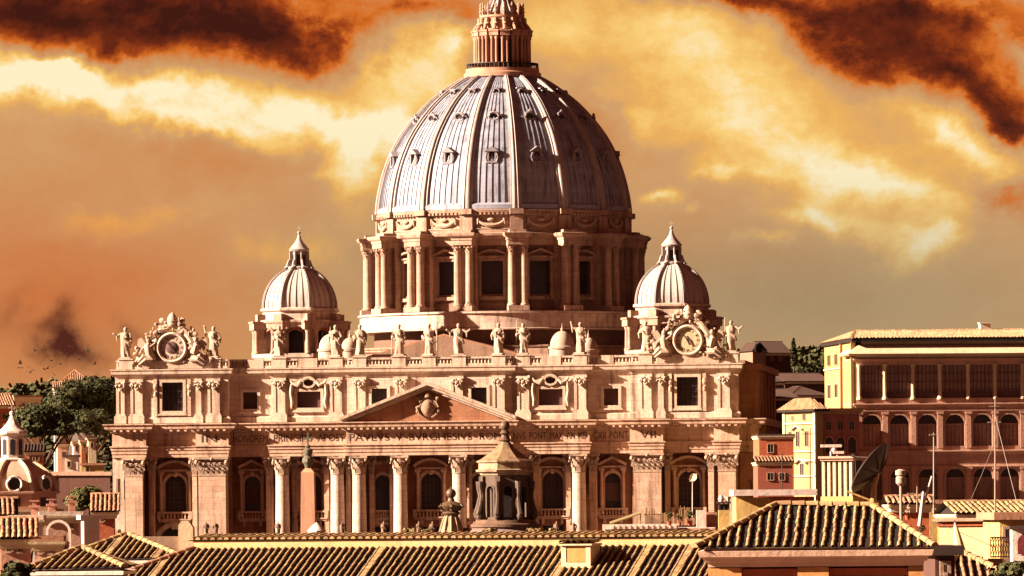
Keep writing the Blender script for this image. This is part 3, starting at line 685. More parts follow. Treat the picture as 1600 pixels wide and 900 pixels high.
# ---- clocks
def clock(cx, z, style):
    y = -1.3
    m = MB()
    m.box(cx - 5.6, cx + 5.6, y - 0.1, y + 2.6, 43.47, 44.9)
    m.prism([(cx - 3.2, 44.9), (cx + 3.2, 44.9), (cx + 3.4, z + 1.2), (cx + 1.7, z + 3.0), (cx - 1.7, z + 3.0), (cx - 3.4, z + 1.2)], y + 0.5, y + 2.2)
    for sg in (-1, 1):     # side volutes
        P = [(cx + sg*1.2, y + 0.6, z + 3.7), (cx + sg*2.4, y + 0.4, z + 3.0), (cx + sg*3.5, y + 0.3, z + 1.2), (cx + sg*3.9, y + 0.3, z - 0.8), (cx + sg*5.2, y + 0.3, z - 1.8), (cx + sg*6.2, y + 0.3, z - 2.4)]
        m.tube(P, [0.45, 0.6, 0.7, 0.8, 0.75, 0.5], 9); m.ball((cx + sg*6.1, y + 0.3, z - 2.0), (0.65, 0.6, 0.65), 9, 6); m.ball((cx + sg*1.5, y + 0.5, z + 3.6), 0.6, 9, 6)
        m.ball((cx + sg*2.9, y + 0.4, z + 2.7), (0.5, 0.5, 0.6), 8, 6)
    c = bp('clock', m, STAT)
    r = MB(); n = 36
    M0 = Matrix.Translation((cx, y, z)) @ Matrix.Rotation(R(90), 4, 'X')
    r.M = M0; r.lathe([(2.25, 0.05), (2.3, 0.4), (2.55, 0.55), (2.75, 0.4), (2.85, 0.0), (2.85, -1.0)], n=n); r.build('clock_frame', STONEP, c)
    d = MB(); d.M = M0; d.lathe([(2.26, 0.12), (0.001, 0.121)], n=n)
    d.build('clock_dial', CREAM if style == 'light' else mat('grey_dial', (0.42, 0.31, 0.24)), c)
    k = MB()
    for i in range(12):
        a = 2*PI*i/12
        t = ['XII', 'I', 'II', 'III', 'IIII', 'V', 'VI', 'VII', 'VIII', 'IX', 'X', 'XI'][i]
        M = M0 @ Matrix.Rotation(-a, 4, 'Z') @ Matrix.Translation((0, 1.55, 0.135)); text_mb(k, t, 0.66, M, 0.02)
    k.build('numerals', INK, c)
    if style == 'dark':
        e = MB(); e.M = M0; e.lathe([(1.15, 0.13), (0.95, 0.26), (0.001, 0.3)], n=16)
        e.build('dial_rosette', SHUT, c)
    for ln, wd, a in ((1.35, 0.13, R(38)), (0.95, 0.2, R(205))):
        h = MB(); h.M = M0 @ Matrix.Rotation(a, 4, 'Z'); h.box(-wd, wd, -0.35, ln, 0.32, 0.37); h.build('clock_hand', INK, c)
    t = MB()              # papal tiara and crossed keys above
    t.lathe([(0.72, z + 3.9), (0.95, z + 4.3), (0.9, z + 4.4), (1.0, z + 4.9), (0.92, z + 5.0), (0.85, z + 5.5), (0.5, z + 6.1), (0.18, z + 6.35), (0.001, z + 6.55)], cx, y + 0.6, 14)
    for sg in (-1, 1):
        t.tube([(cx - sg*1.5, y + 0.5, z + 3.0), (cx + sg*1.6, y + 0.5, z + 4.9)], 0.2, 6); t.ball((cx + sg*1.85, y + 0.5, z + 5.0), (0.55, 0.25, 0.5), 8, 5)
        t.tube([(cx + sg*0.8, y + 0.4, z + 4.0), (cx + sg*1.9, y + 0.3, z + 3.7), (cx + sg*2.5, y + 0.3, z + 4.1)], [0.3, 0.36, 0.2], 7)
    t.build('tiara_and_keys', CARVE, c)
    q = random.Random(int(cx) + 200); og = MB()      # foliage and garland ornament round the dial
    for i in range(95):
        a = q.uniform(-0.35*PI, 1.35*PI); rr = q.uniform(2.9, 4.6)*(1.0 + 0.25*max(0, math.sin(a)))
        og.ball((cx + rr*math.cos(a)*1.08, y + q.uniform(-0.2, 0.7), z + rr*math.sin(a)*0.92), (q.uniform(0.16, 0.5), q.uniform(0.16, 0.4), q.uniform(0.16, 0.5)), 7, 5)
    for sg in (-1, 1):
        for i in range(16): og.ball((cx + sg*(3.0 + 4.4*q.random()), y + q.uniform(-0.4, 0.4), 44.6 + q.random()**2*3.0), (q.uniform(0.2, 0.55), q.uniform(0.2, 0.4), q.uniform(0.2, 0.5)), 7, 5)
    og.build('ornament', CARVED, c)
    for sg in (-1, 1):    # reclining angels on the volutes
        f = MB(); X = lambda q: cx + sg*q
        f.tube([(X(3.5), y - 0.1, z - 2.3), (X(4.1), y - 0.35, z - 1.2), (X(4.5), y - 0.2, z + 0.3), (X(4.3), y, z + 0.9)], [0.7, 0.75, 0.66, 0.3], 10)      # trunk
        f.ball((X(4.35), y - 0.1, z + 1.45), (0.42, 0.42, 0.5), 9, 7)
        f.tube([(X(3.7), y - 0.3, z - 2.0), (X(5.2), y - 0.6, z - 1.5), (X(6.2), y - 0.5, z - 2.6)], [0.5, 0.42, 0.22], 8)
        f.tube([(X(3.6), y - 0.5, z - 2.2), (X(4.8), y - 0.9, z - 2.2), (X(6.0), y - 0.8, z - 3.1)], [0.5, 0.4, 0.2], 8)
        f.tube([(X(4.6), y - 0.2, z + 0.5), (X(3.9), y - 0.55, z + 0.2), (X(3.0), y - 0.5, z + 0.9)], [0.26, 0.22, 0.14], 7)
        f.tube([(X(4.7), y - 0.2, z + 0.4), (X(5.5), y - 0.4, z - 0.3), (X(5.9), y - 0.4, z - 1.1)], [0.26, 0.2, 0.14], 7)
        f.prism([(X(4.7), z + 0.6), (X(5.6), z + 1.9), (X(6.3), z + 1.6), (X(6.4), z + 0.4), (X(5.8), z - 0.6), (X(5.0), z - 0.4)], y + 0.15, y + 0.4)
        f.build('angel_figure', STAT, c)
clock(-47.0, 47.3, 'dark'); clock(47.2, 47.6, 'light')

# ================================================================== roofs behind the parapet, drum, dome
DCY = 140.7
m = MB(); m.box(-40, 40, 24.5, 70, 0, 43.2); m.box(-30, 30, 70, 112, 0, 44.0); m.box(-14.5, 14.5, 25, 112, 42, 45.6)
m.box(-52, 52, 90, 150, 0, 46.0)
bp('nave', m, DIRTY)
m = MB(); m.prism([(-15.4, 45.4), (15.4, 45.4), (15.4, 45.7), (0, 50.0), (-15.4, 45.7)], 24.6, 112); nr = bp('nave_roof', m, TILER)
m = MB()
m.prism([(-14.6, 45.72), (14.6, 45.72), (0, 49.7)], 24.45, 24.58); m.box(-15.6, -8.0, 24.1, 24.44, 46.3, 46.7)
bp('roof_gable', m, DIRTY, nr)
# small lead cupolas on the terrace
for px, py, yl, r in ((514, 536, 40, 2.2), (545, 536, 52, 1.7), (880, 533, 40, 2.3), (921, 538, 52, 1.8)):
    k = (px - 800) / F; 
    Y = 1150 + yl*math.cos(TH)
    p = W(px, py, Y); q = BAS.matrix_world
    lx = (p.x - O0.x)*math.cos(TH) - (p.y - 1150)*math.sin(TH)
    z = p.z
    m = MB(); m.lathe([(r*1.05, 43.2), (r*1.05, z - 1.6), (r*1.15, z - 1.5), (r*1.15, z - 1.1), (r, z - 1.0)] , lx, yl, 16)
    m.lathe([(r*1.0*math.cos(R(a)), z - 1.0 + r*1.25*math.sin(R(a))) for a in range(0, 90, 12)] + [(0.25, z - 1.0 + r*1.26), (0.3, z + r*1.25 - 0.6), (0.12, z + r*1.25 - 0.4), (0.02, z + r*1.25 + 0.5)], lx, yl, 16)
    bp('cupola', m, mat('cupola_stone', (0.36, 0.26, 0.20), (0.13, 0.07, 0.05), streak=0.7, blotch=0.7))

DR = bpy.data.objects.new('x', None)
def polar(mb, phi):
    "frame at the dome axis whose -y looks out along angle phi"
    mb.M = Matrix.Translation((0, DCY, 0)) @ Matrix.Rotation(phi, 4, 'Z')
bpy.data.objects.remove(DR)
NB = 16
m = MB(); m.lathe([(27.0, 53.1), (29.9, 53.15), (29.9, 53.4), (29.5, 53.5), (29.5, 56.3), (29.9, 56.4), (29.9, 56.8), (23.0, 56.9)], 0, DCY, 96)
ring = MB(); polar(ring, 0)
drum = bp('drum', m, STONE)
m = MB(); m.lathe([(34, 20), (34, 46.5), (30.0, 48.2), (29.6, 49.6), (29.9, 49.7), (29.9, 50.1), (26.4, 50.2)], 0, DCY, 8, False, ph=PI/8); bp('drum_base', m, DIRTY, drum)
m = MB(); m.lathe([(26.6, 40), (26.6, 53.2)], 0, DCY, 64); bp('drum_foot', m, mat('shade_stone', (0.15, 0.075, 0.05), (0.06, 0.03, 0.02), streak=0.6), drum)  # recess shade under the podium band put into the stone colour
RW = 24.3; hwp = RW * math.tan(PI / NB)
m = MB()
for i in range(NB):
    polar(m, 2*PI*i/NB)
    m.panel(rect(-hwp, hwp, 56.8, 70.2), [rect(-2.2, 2.2, 60.3, 67.0)], -RW, 1.0)
    m.box(-hwp + 0.4, hwp - 0.4, -RW - 0.35, -RW - 0.003, 57.0, 58.6)
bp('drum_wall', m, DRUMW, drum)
gp = MB()
gp.M = Matrix.Identity(4); gp.box(-1.85, 1.85, -RW + 0.85, -RW + 0.9, 60.5, 67.0)
for i in range(NB):
    phi = 2*PI*i/NB
    g = MB(); polar(g, phi); g.box(-2.2, 2.2, -RW + 0.85, -RW + 0.9, 60.3, 67.0)
    win = bp('drum_window', g, GLASS, drum)
    f = MB(); polar(f, phi); y = -RW
    f.box(-2.8, -2.18, y - 0.4, y + 0.1, 59.9, 67.6); f.box(2.18, 2.8, y - 0.4, y + 0.1, 59.9, 67.6)
    f.box(-2.18, 2.18, y - 0.397, y + 0.1, 66.98, 67.597); f.box(-2.9, 2.9, y - 0.6, y - 0.005, 59.2, 59.88)
    f.box(-3.0, 3.0, y - 0.7, y - 0.005, 67.603, 68.0)
    if i % 2 == 0: arc_bar(f, 0, 68.2, 2.9, 0.9, 0.4, y - 1.0, y - 0.01)
    else: gable_bar(f, 0, 68.0, 2.8, 1.1, 0.4, y - 1.0, y - 0.01)
    f.box(-3.4, -2.95, y - 0.3, y - 0.004, 58.9, 67.55); f.box(2.95, 3.4, y - 0.3, y - 0.004, 58.9, 67.55)
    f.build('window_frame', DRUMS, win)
def buttress(phi):
    b = MB(); polar(b, phi)
    b.box(-1.9, 1.9, -29.0, -23.5, 56.9, 58.0)
    b.box(-1.15, 1.15, -27.6, -23.6, 58.0, 70.1)
    b.box(-1.9, 1.9, -26.2, -23.6, 58.0, 70.09)
    o = bp('buttress', b, STONE2, drum)
    return o
def butt_top(phi, par):
    b = MB(); polar(b, phi)
    b.sweep([(-2.05, -24.0), (-2.05, -29.1), (2.05, -29.1), (2.05, -24.0)], [(-1.5, 70.05), (0, 70.05), (0, 71.0), (0.15, 71.05), (0.15, 71.5), (0.5, 71.7), (0.75, 72.0), (0.8, 72.45), (-2.0, 72.7)])
    b.box(-1.7, 1.7, -28.4, -25.5, 72.5, 73.2)
    return b
for i in range(NB):
    phi = PI/NB + 2*PI*i/NB
    b = MB(); polar(b, phi)
    b.box(-2.1, 2.1, -29.4, -23.5, 56.9, 57.9)
    b.box(-0.75, 0.75, -27.6, -23.6, 57.9, 70.1); b.box(-2.0, 2.0, -26.0, -23.6, 57.9, 70.09)
    b.sweep([(-2.05, -24.0), (-2.05, -29.1), (2.05, -29.1), (2.05, -24.0)], [(-1.5, 70.05), (0, 70.05), (0, 71.0), (0.15, 71.05), (0.15, 71.5), (0.5, 71.7), (0.75, 72.0), (0.8, 72.45), (-2.0, 72.7)])
    b.box(-1.7, 1.7, -28.4, -25.5, 72.5, 73.1)
    for sg in (-1, 1):
        cx, cy = sg*1.22, -28.0
        b.lathe([(0.98, 57.9), (1.0, 58.15), (0.84, 58.35), (0.78, 58.5), (0.76, 62), (0.70, 68.1)], cx, cy, 16)
        capital(b, cx, cy, 68.1, 70.05, 0.66)
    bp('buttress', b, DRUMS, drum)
m = MB(); m.lathe([(24.2, 70.0), (25.0, 70.1), (25.0, 71.2), (25.6, 71.7), (26.3, 72.0), (26.4, 72.45), (25.6, 72.6)], 0, DCY, 96)
m.lathe([(25.6, 72.6), (25.6, 73.2), (25.4, 73.3), (25.4, 76.0), (25.7, 76.15), (25.8, 76.5), (26.1, 76.7), (26.2, 77.15), (25.8, 77.3), (25.2, 77.6)], 0, DCY, 96)
for i in range(NB):
    polar(m, PI/NB + 2*PI*i/NB); m.box(-1.3, 1.3, -26.1, -24.5, 72.62, 76.1); m.box(-1.35, 1.35, -26.85, -24.5, 76.3, 77.35)
    for j in range(12):
        polar(m, PI/NB + 2*PI*(i + (j + 0.5)/12)/NB); m.box(-0.2, 0.2, -26.28, -25.6, 76.2, 76.62)
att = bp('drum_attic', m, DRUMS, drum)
for i in range(NB):
    g = MB(); polar(g, 2*PI*i/NB); y = -25.55
    pts = [(2.6*math.sin(R(a)), y + 0.02 - 0.12, 75.4 - 1.35*math.cos(R(a))) for a in range(-80, 81, 20)]
    g.tube(pts, [0.16, 0.26, 0.34, 0.4, 0.42, 0.4, 0.34, 0.26, 0.16], 7)
    for sg in (-1, 1): g.tube([(sg*2.6, y - 0.1, 75.5), (sg*2.75, y - 0.1, 74.3)], [0.3, 0.14], 6)
    g.ball((0, y - 0.1, 75.2), (0.8, 0.3, 0.4), 8, 6); g.box(-3.6, 3.6, y - 0.02, y + 0.2, 73.32, 73.5)
    g.build('festoon', CARVED, att)

# ---- main dome
DP = [(25.3, 77.4), (25.15, 79.5), (24.75, 82.0), (24.0, 85.2), (22.9, 88.4), (21.3, 91.8), (19.4, 94.7), (17.3, 97.3), (14.9, 99.8), (12.3, 101.9), (9.9, 103.6), (7.6, 104.9)]
def dome_r(z):
    for (r0, z0), (r1, z1) in zip(DP, DP[1:]):
        if z0 <= z <= z1: return r0 + (r1 - r0)*(z - z0)/(z1 - z0)
    return DP[-1][0]
def fine(P, k=3):
    "Catmull-Rom through the profile"
    out = []
    for i in range(len(P)-1):
        p0, p1, p2, p3 = (Vector(P[max(i-1, 0)]), Vector(P[i]), Vector(P[i+1]), Vector(P[min(i+2, len(P)-1)]))
        for j in range(k):
            t = j/k; out.append(tuple(0.5*((2*p1) + (p2 - p0)*t + (2*p0 - 5*p1 + 4*p2 - p3)*t*t + (3*p1 - p0 - 3*p2 + p3)*t**3)))
    return out + [P[-1]]
DPF = fine(DP)
m = MB(); m.lathe(DPF, 0, DCY, 128)
for i in range(NB):          # standing seams of the lead
    for k in range(-2, 3):
        f = k / 5.6
        vs = []
        for r, z in DPF:
            half = max(0.02, PI/NB - 1.3/r*(0.5 + 0.5*r/25.3))
            a = 2*PI*i/NB + f*2*half
            wd = 0.05 + 0.05*r/25
            for sg, dr in ((-1, 0.02), (-1, 0.16), (1, 0.16), (1, 0.02)):
                rr = r + dr; aa = a + sg*wd/r; vs.append((rr*math.sin(aa), DCY - rr*math.cos(aa), z))
        m.add(vs, [(4*j + q, 4*j + q + 1, 4*j + q + 5, 4*j + q + 4) for j in range(len(DPF)-1) for q in range(3)])
m.lathe([(25.9, 77.35), (25.9, 78.2), (25.3, 78.6)], 0, DCY, 96)
dome = bp('main_dome', m, LEAD)
def rib_mesh(mb, prof, phi, w0, w1, h0, h1, cx, cy):
    sec = [(-1, -0.1), (-1, 0.45), (-0.62, 0.5), (-0.55, 0.9), (-0.3, 1.0), (-0.2, 0.85), (0.2, 0.85), (0.3, 1.0), (0.55, 0.9), (0.62, 0.5), (1, 0.45), (1, -0.1)]
    vs = []; n = len(prof)
    for j, (r, z) in enumerate(prof):
        f = j / (n-1); w = w0 + (w1 - w0)*f; h = h0 + (h1 - h0)*f
        a = prof[max(j-1, 0)]; b = prof[min(j+1, n-1)]
        t = Vector((b[0]-a[0], b[1]-a[1])).normalized(); nr = (t.y, -t.x)
        for s_, q in sec:
            rr = r + nr[0]*q*h; zz = z + nr[1]*q*h; tx = s_*w
            vs.append((cx + rr*math.sin(phi) + tx*math.cos(phi), cy - rr*math.cos(phi) + tx*math.sin(phi), zz))
    k = len(sec)
    mb.add(vs, [(j*k + i, j*k + i + 1, (j+1)*k + i + 1, (j+1)*k + i) for j in range(n-1) for i in range(k-1)])
    mb.add(vs[:k], [tuple(range(k))])
for i in range(NB):
    r_ = MB(); rib_mesh(r_, DPF, PI/NB + 2*PI*i/NB, 1.22, 0.5, 1.05, 0.6, 0, DCY); r_.build('rib', LEADR, dome)
def dormer(phi, z, kind):
    d = MB(); r = dome_r(z); dz = 0.6
    slope = math.atan2(dome_r(z - 1) - dome_r(z + 1), 2.0)       # lean of the shell
    d.M = Matrix.Translation((0, DCY, 0)) @ Matrix.Rotation(phi, 4, 'Z') @ Matrix.Translation((0, -r + 0.15, z)) @ Matrix.Scale(0.84, 4)
    dk = MB(); dk.M = d.M
    if kind == 0:
        d.box(-1.15, -0.7, -0.9, 0.8, -1.3, 1.0); d.box(0.7, 1.15, -0.9, 0.8, -1.3, 1.0); d.box(-1.3, 1.3, -1.1, 0.9, -1.75, -1.3)
        d.prism([(-1.75, 1.0), (1.75, 1.0), (0.7, 1.75), (0, 2.25), (-0.7, 1.75)], -1.15, 1.6); d.box(-0.7, 0.7, -0.2, 1.0, -1.3, 1.0)
        d.tube([(-1.2, -0.9, -1.4), (-1.5, -0.7, -0.4), (-1.2, -0.8, 0.6)], [0.25, 0.2, 0.22], 6); d.tube([(1.2, -0.9, -1.4), (1.5, -0.7, -0.4), (1.2, -0.8, 0.6)], [0.25, 0.2, 0.22], 6)
        dk.add([(x, -0.23, zz) for x, zz in arch(0, 0.62, -1.2, 0.35, 8)], [tuple(range(11))])
    elif kind == 1:
        A = [(2*PI*i/14) for i in range(14)]
        d.tube([(1.25*math.cos(a), -0.75, 0.95*math.sin(a)) for a in A + [0]], 0.36, 6); d.lathe([(0.3, 0.9), (0.4, 1.4), (0.001, 1.8)], 0, -0.7, 7)
        d.prism([(1.3*math.cos(a), 1.0*math.sin(a)) for a in A], -0.6, 2.2)
        for sg in (-1, 1): d.tube([(sg*1.2, -0.7, 0.5), (sg*1.9, -0.5, -0.1), (sg*1.5, -0.6, -0.9)], [0.2, 0.28, 0.16], 6)
        dk.add([(0.95*math.cos(a), -0.63, 0.68*math.sin(a)) for a in A], [tuple(range(14))])
    else:
        A = [(2*PI*i/12) for i in range(12)]
        d.tube([(0.8*math.cos(a), -0.7, 0.65*math.sin(a)) for a in A + [0]], 0.25, 6); d.prism([(0.8*math.cos(a), 0.65*math.sin(a)) for a in A], -0.55, 2.4)
        d.box(-1.1, 1.1, -0.75, 1.0, 0.7, 1.0)
        dk.add([(0.62*math.cos(a), -0.58, 0.48*math.sin(a)) for a in A], [tuple(range(12))])
    o = d.build('dormer', mat('dormer_lead', (0.21, 0.18, 0.19), (0.07, 0.05, 0.055)), dome); 
    p = dk.build('dormer_opening', GLASS, dome)
for kind, z in ((0, 88.1), (1, 96.3), (2, 101.6)):
    for i in range(NB):
        if -7 < (i if i < 8 else i - 16) < 7: dormer(2*PI*i/NB, z, kind)
# dark lead drips under the lower dormers
# ---- lantern
m = MB(); m.lathe([(7.4, 104.4), (7.5, 104.9), (7.9, 105.2), (7.9, 106.0), (7.5, 106.2), (7.5, 106.9), (4.0, 107.0)], 0, DCY, 40)
m.lathe([(3.9, 106.9), (3.9, 113.7)], 0, DCY, 32)
m.lathe([(4.2, 113.4), (4.9, 113.6), (4.9, 114.3), (5.3, 114.6), (5.3, 115.0), (4.6, 115.1), (4.5, 116.4), (4.3, 117.2), (4.6, 117.4), (4.6, 117.8), (3.4, 118.0)], 0, DCY, 40)
lan = bp('lantern', m, mat('lantern_stone', (0.36, 0.19, 0.125), (0.18, 0.085, 0.055), streak=0.6))
m = MB()
for i in range(48):
    a = 2*PI*i/48; m.tube([(7.3*math.sin(a), DCY - 7.3*math.cos(a), 106.9), (7.3*math.sin(a), DCY - 7.3*math.cos(a), 107.9)], 0.07, 4)
m.lathe([(7.35, 107.85), (7.35, 108.0), (7.2, 108.0), (7.2, 107.85)], 0, DCY, 48)
bp('railing', m, METAL, lan)
for i in range(NB):
    phi = PI/NB + 2*PI*i/NB
    b = MB(); polar(b, phi)
    b.box(-0.45, 0.45, -5.3, -3.8, 107.0, 113.6)
    for sg in (-1, 1):
        b.lathe([(0.42, 107.0), (0.42, 107.4), (0.3, 107.5), (0.27, 112.7), (0.4, 113.0), (0.42, 113.5)], sg*0.48, -5.55, 10)
    b.box(-0.95, 0.95, -6.1, -4.0, 113.5, 114.35); b.box(-1.05, 1.05, -6.25, -4.0, 114.36, 114.7)
    # scroll and candelabrum above
    b.tube([(0, -5.7, 114.7), (0, -5.2, 115.6), (0, -4.7, 116.2), (0, -4.6, 117.2)], [0.42, 0.36, 0.4, 0.45], 7)
    b.lathe([(0.35, 117.8), (0.2, 118.1), (0.38, 118.6), (0.18, 118.9), (0.3, 119.3), (0.14, 119.5), (0.24, 119.9), (0.02, 120.5)], 0, -4.35, 8)
    bp('lantern_pier', b, mat('lantern_stone', (0.36, 0.19, 0.125)), lan)
    w = MB(); polar(w, 2*PI*i/NB); w.add([(x, -3.96, z) for x, z in arch(0, 0.42, 107.4, 111.6, 8)], [tuple(range(11))]); bp('lantern_window', w, GLASS, lan)
m = MB(); SP = [(3.6, 117.9), (3.3, 118.8), (2.5, 120.0), (1.75, 121.6), (1.2, 123.4), (0.8, 125.6), (0.55, 127.6), (0.5, 128.6)]
m.lathe(SP, 0, DCY, 32)
for i in range(NB): rib_mesh(m, SP, PI/NB + 2*PI*i/NB, 0.2, 0.06, 0.4, 0.15, 0, DCY)
m.ball((0, DCY, 129.6), 1.25, 14, 10); m.box(-0.14, 0.14, DCY - 0.14, DCY + 0.14, 130.7, 135.2); m.box(-1.2, 1.2, DCY - 0.12, DCY + 0.12, 133.1, 133.4)
bp('spire', m, LEADR, lan)

# ---- minor domes
def low_z(z): return z if z < 65.05 else 65.05 + (z - 65.05)*0.86
def minor(sx):
    X0, Y0 = sx*37.0, 102.0
    base = 57.4
    def fr(mb, phi): mb.M = Matrix.Translation((X0, Y0, 0)) @ Matrix.Rotation(phi, 4, 'Z')
    m = MB(); m.lathe([(9.6, 40), (9.6, 47.5), (9.9, 47.6), (9.9, 48.3), (9.2, 48.4)], X0, Y0, 8, False, ph=PI/8)
    # octagonal upper ring
    m.lathe([(6.6, 53.4), (8.2, 53.5), (8.2, 54.3), (8.7, 54.6), (8.7, 55.0), (7.7, 55.2), (7.6, 56.6), (8.1, 56.9), (8.1, 57.3), (7.4, 57.5)], X0, Y0, 8, False, ph=PI/8)
    md = bp('minor_dome', m, STONE)
    for i in range(8):
        phi = PI/8 + 2*PI*i/8
        b = MB(); fr(b, phi)
        b.box(-1.15, 1.15, -8.9, -6.4, 48.3, 53.5)
        for sg in (-1, 1): b.lathe([(0.62, 48.3), (0.62, 48.7), (0.48, 48.85), (0.42, 52.3), (0.62, 53.1)], sg*0.85, -9.1, 12)
        b.box(-1.7, 1.7, -9.9, -6.5, 53.1, 54.4); b.box(-1.85, 1.85, -10.1, -6.5, 54.41, 54.8); b.box(-0.9, 0.9, -8.9, -7.4, 54.8, 56.2)
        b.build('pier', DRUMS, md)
        a = MB(); fr(a, 2*PI*i/8)
        a.panel(rect(-2.6, 2.6, 48.3, 53.6), [arch(0, 1.85, 48.4, 51.2, 10)], -7.3, 0.8); arch_ring(a, 0, 1.853, 0.3, 48.4, 51.2, -7.5, -7.2)
        a.build('arch_wall', STONE2, md)
    k = MB(); k.lathe([(5.2, 48.4), (5.2, 53.4)], X0, Y0, 16); k.build('dark_core', GLASS, md)  # dark cylinder gives the open arches their inner shade by colour
    PR = fine([(7.35, 57.4), (7.3, 58.6), (6.95, 60.2), (6.2, 61.9), (5.1, 63.3), (3.7, 64.5), (2.2, 65.3), (1.7, 65.5)])
    s = MB(); s.lathe(PR, X0, Y0, 8, False, ph=PI/8)
    s.s = [False]*len(s.f)
    for i in range(8):       # seams
        for f in (-0.5, 0, 0.5):
            c = math.cos(PI/8)
            vs = []
            for r, z in PR:
                h = r*math.sin(PI/8)*f; y = r*c
                a = 2*PI*i/8
                for t, dr in ((-0.09, 0), (-0.09, 0.14), (0.09, 0.14), (0.09, 0)):
                    xx, yy_ = h + t, -(y + dr); vs.append((X0 + xx*math.cos(a) - yy_*math.sin(a), Y0 + xx*math.sin(a) + yy_*math.cos(a), z))
            s.add(vs, [(4*j + q, 4*j + q + 1, 4*j + q + 5, 4*j + q + 4) for j in range(len(PR)-1) for q in range(3)])
    s.build('dome_shell', mat('pale_lead', None or (0.37, 0.32, 0.295)), md)
    for i in range(8):
        r_ = MB(); rib_mesh(r_, PR, PI/8 + 2*PI*i/8, 0.42, 0.2, 0.4, 0.3, X0, Y0); r_.build('rib', LEADR, md)
    l = MB(); l.lathe([(2.4, 65.1), (2.5, 65.7), (2.2, 65.9), (1.4, 66.0), (1.4, 69.2), (1.9, 69.4), (2.1, 69.8), (1.9, 70.0), (1.5, 70.6), (0.9, 71.4), (0.5, 72.2), (0.24, 73.2), (0.16, 73.4)], X0, Y0, 16)
    for i in range(8):
        fr(l, PI/8 + 2*PI*i/8); l.prism([(-0.16, 66.0), (0.16, 66.0), (0.16, 69.3), (-0.16, 69.3)], -2.0, -1.2)
        l.tube([(0, -2.9, 65.3), (0, -2.5, 66.0), (0, -2.1, 67.4)], [0.34, 0.26, 0.2], 6)
    l.M = Matrix.Identity(4); l.ball((X0, Y0, 73.7), 0.36, 8, 6); l.box(X0 - 0.06, X0 + 0.06, Y0 - 0.06, Y0 + 0.06, 74, 75.4); l.box(X0 - 0.4, X0 + 0.4, Y0 - 0.05, Y0 + 0.05, 74.7, 74.85)
    l.v = [(x, y, low_z(z)) for x, y, z in l.v]; l.build('lantern', LEADR, md)
    o = MB()
    for i in range(8): fr(o, 2*PI*i/8); o.add([(x, -1.43, z) for x, z in arch(0, 0.33, 66.3, 68.3, 6)], [tuple(range(9))])
    o.v = [(x, y, low_z(z)) for x, y, z in o.v]; o.build('lantern_opening', GLASS, md)
minor(-1); minor(1)

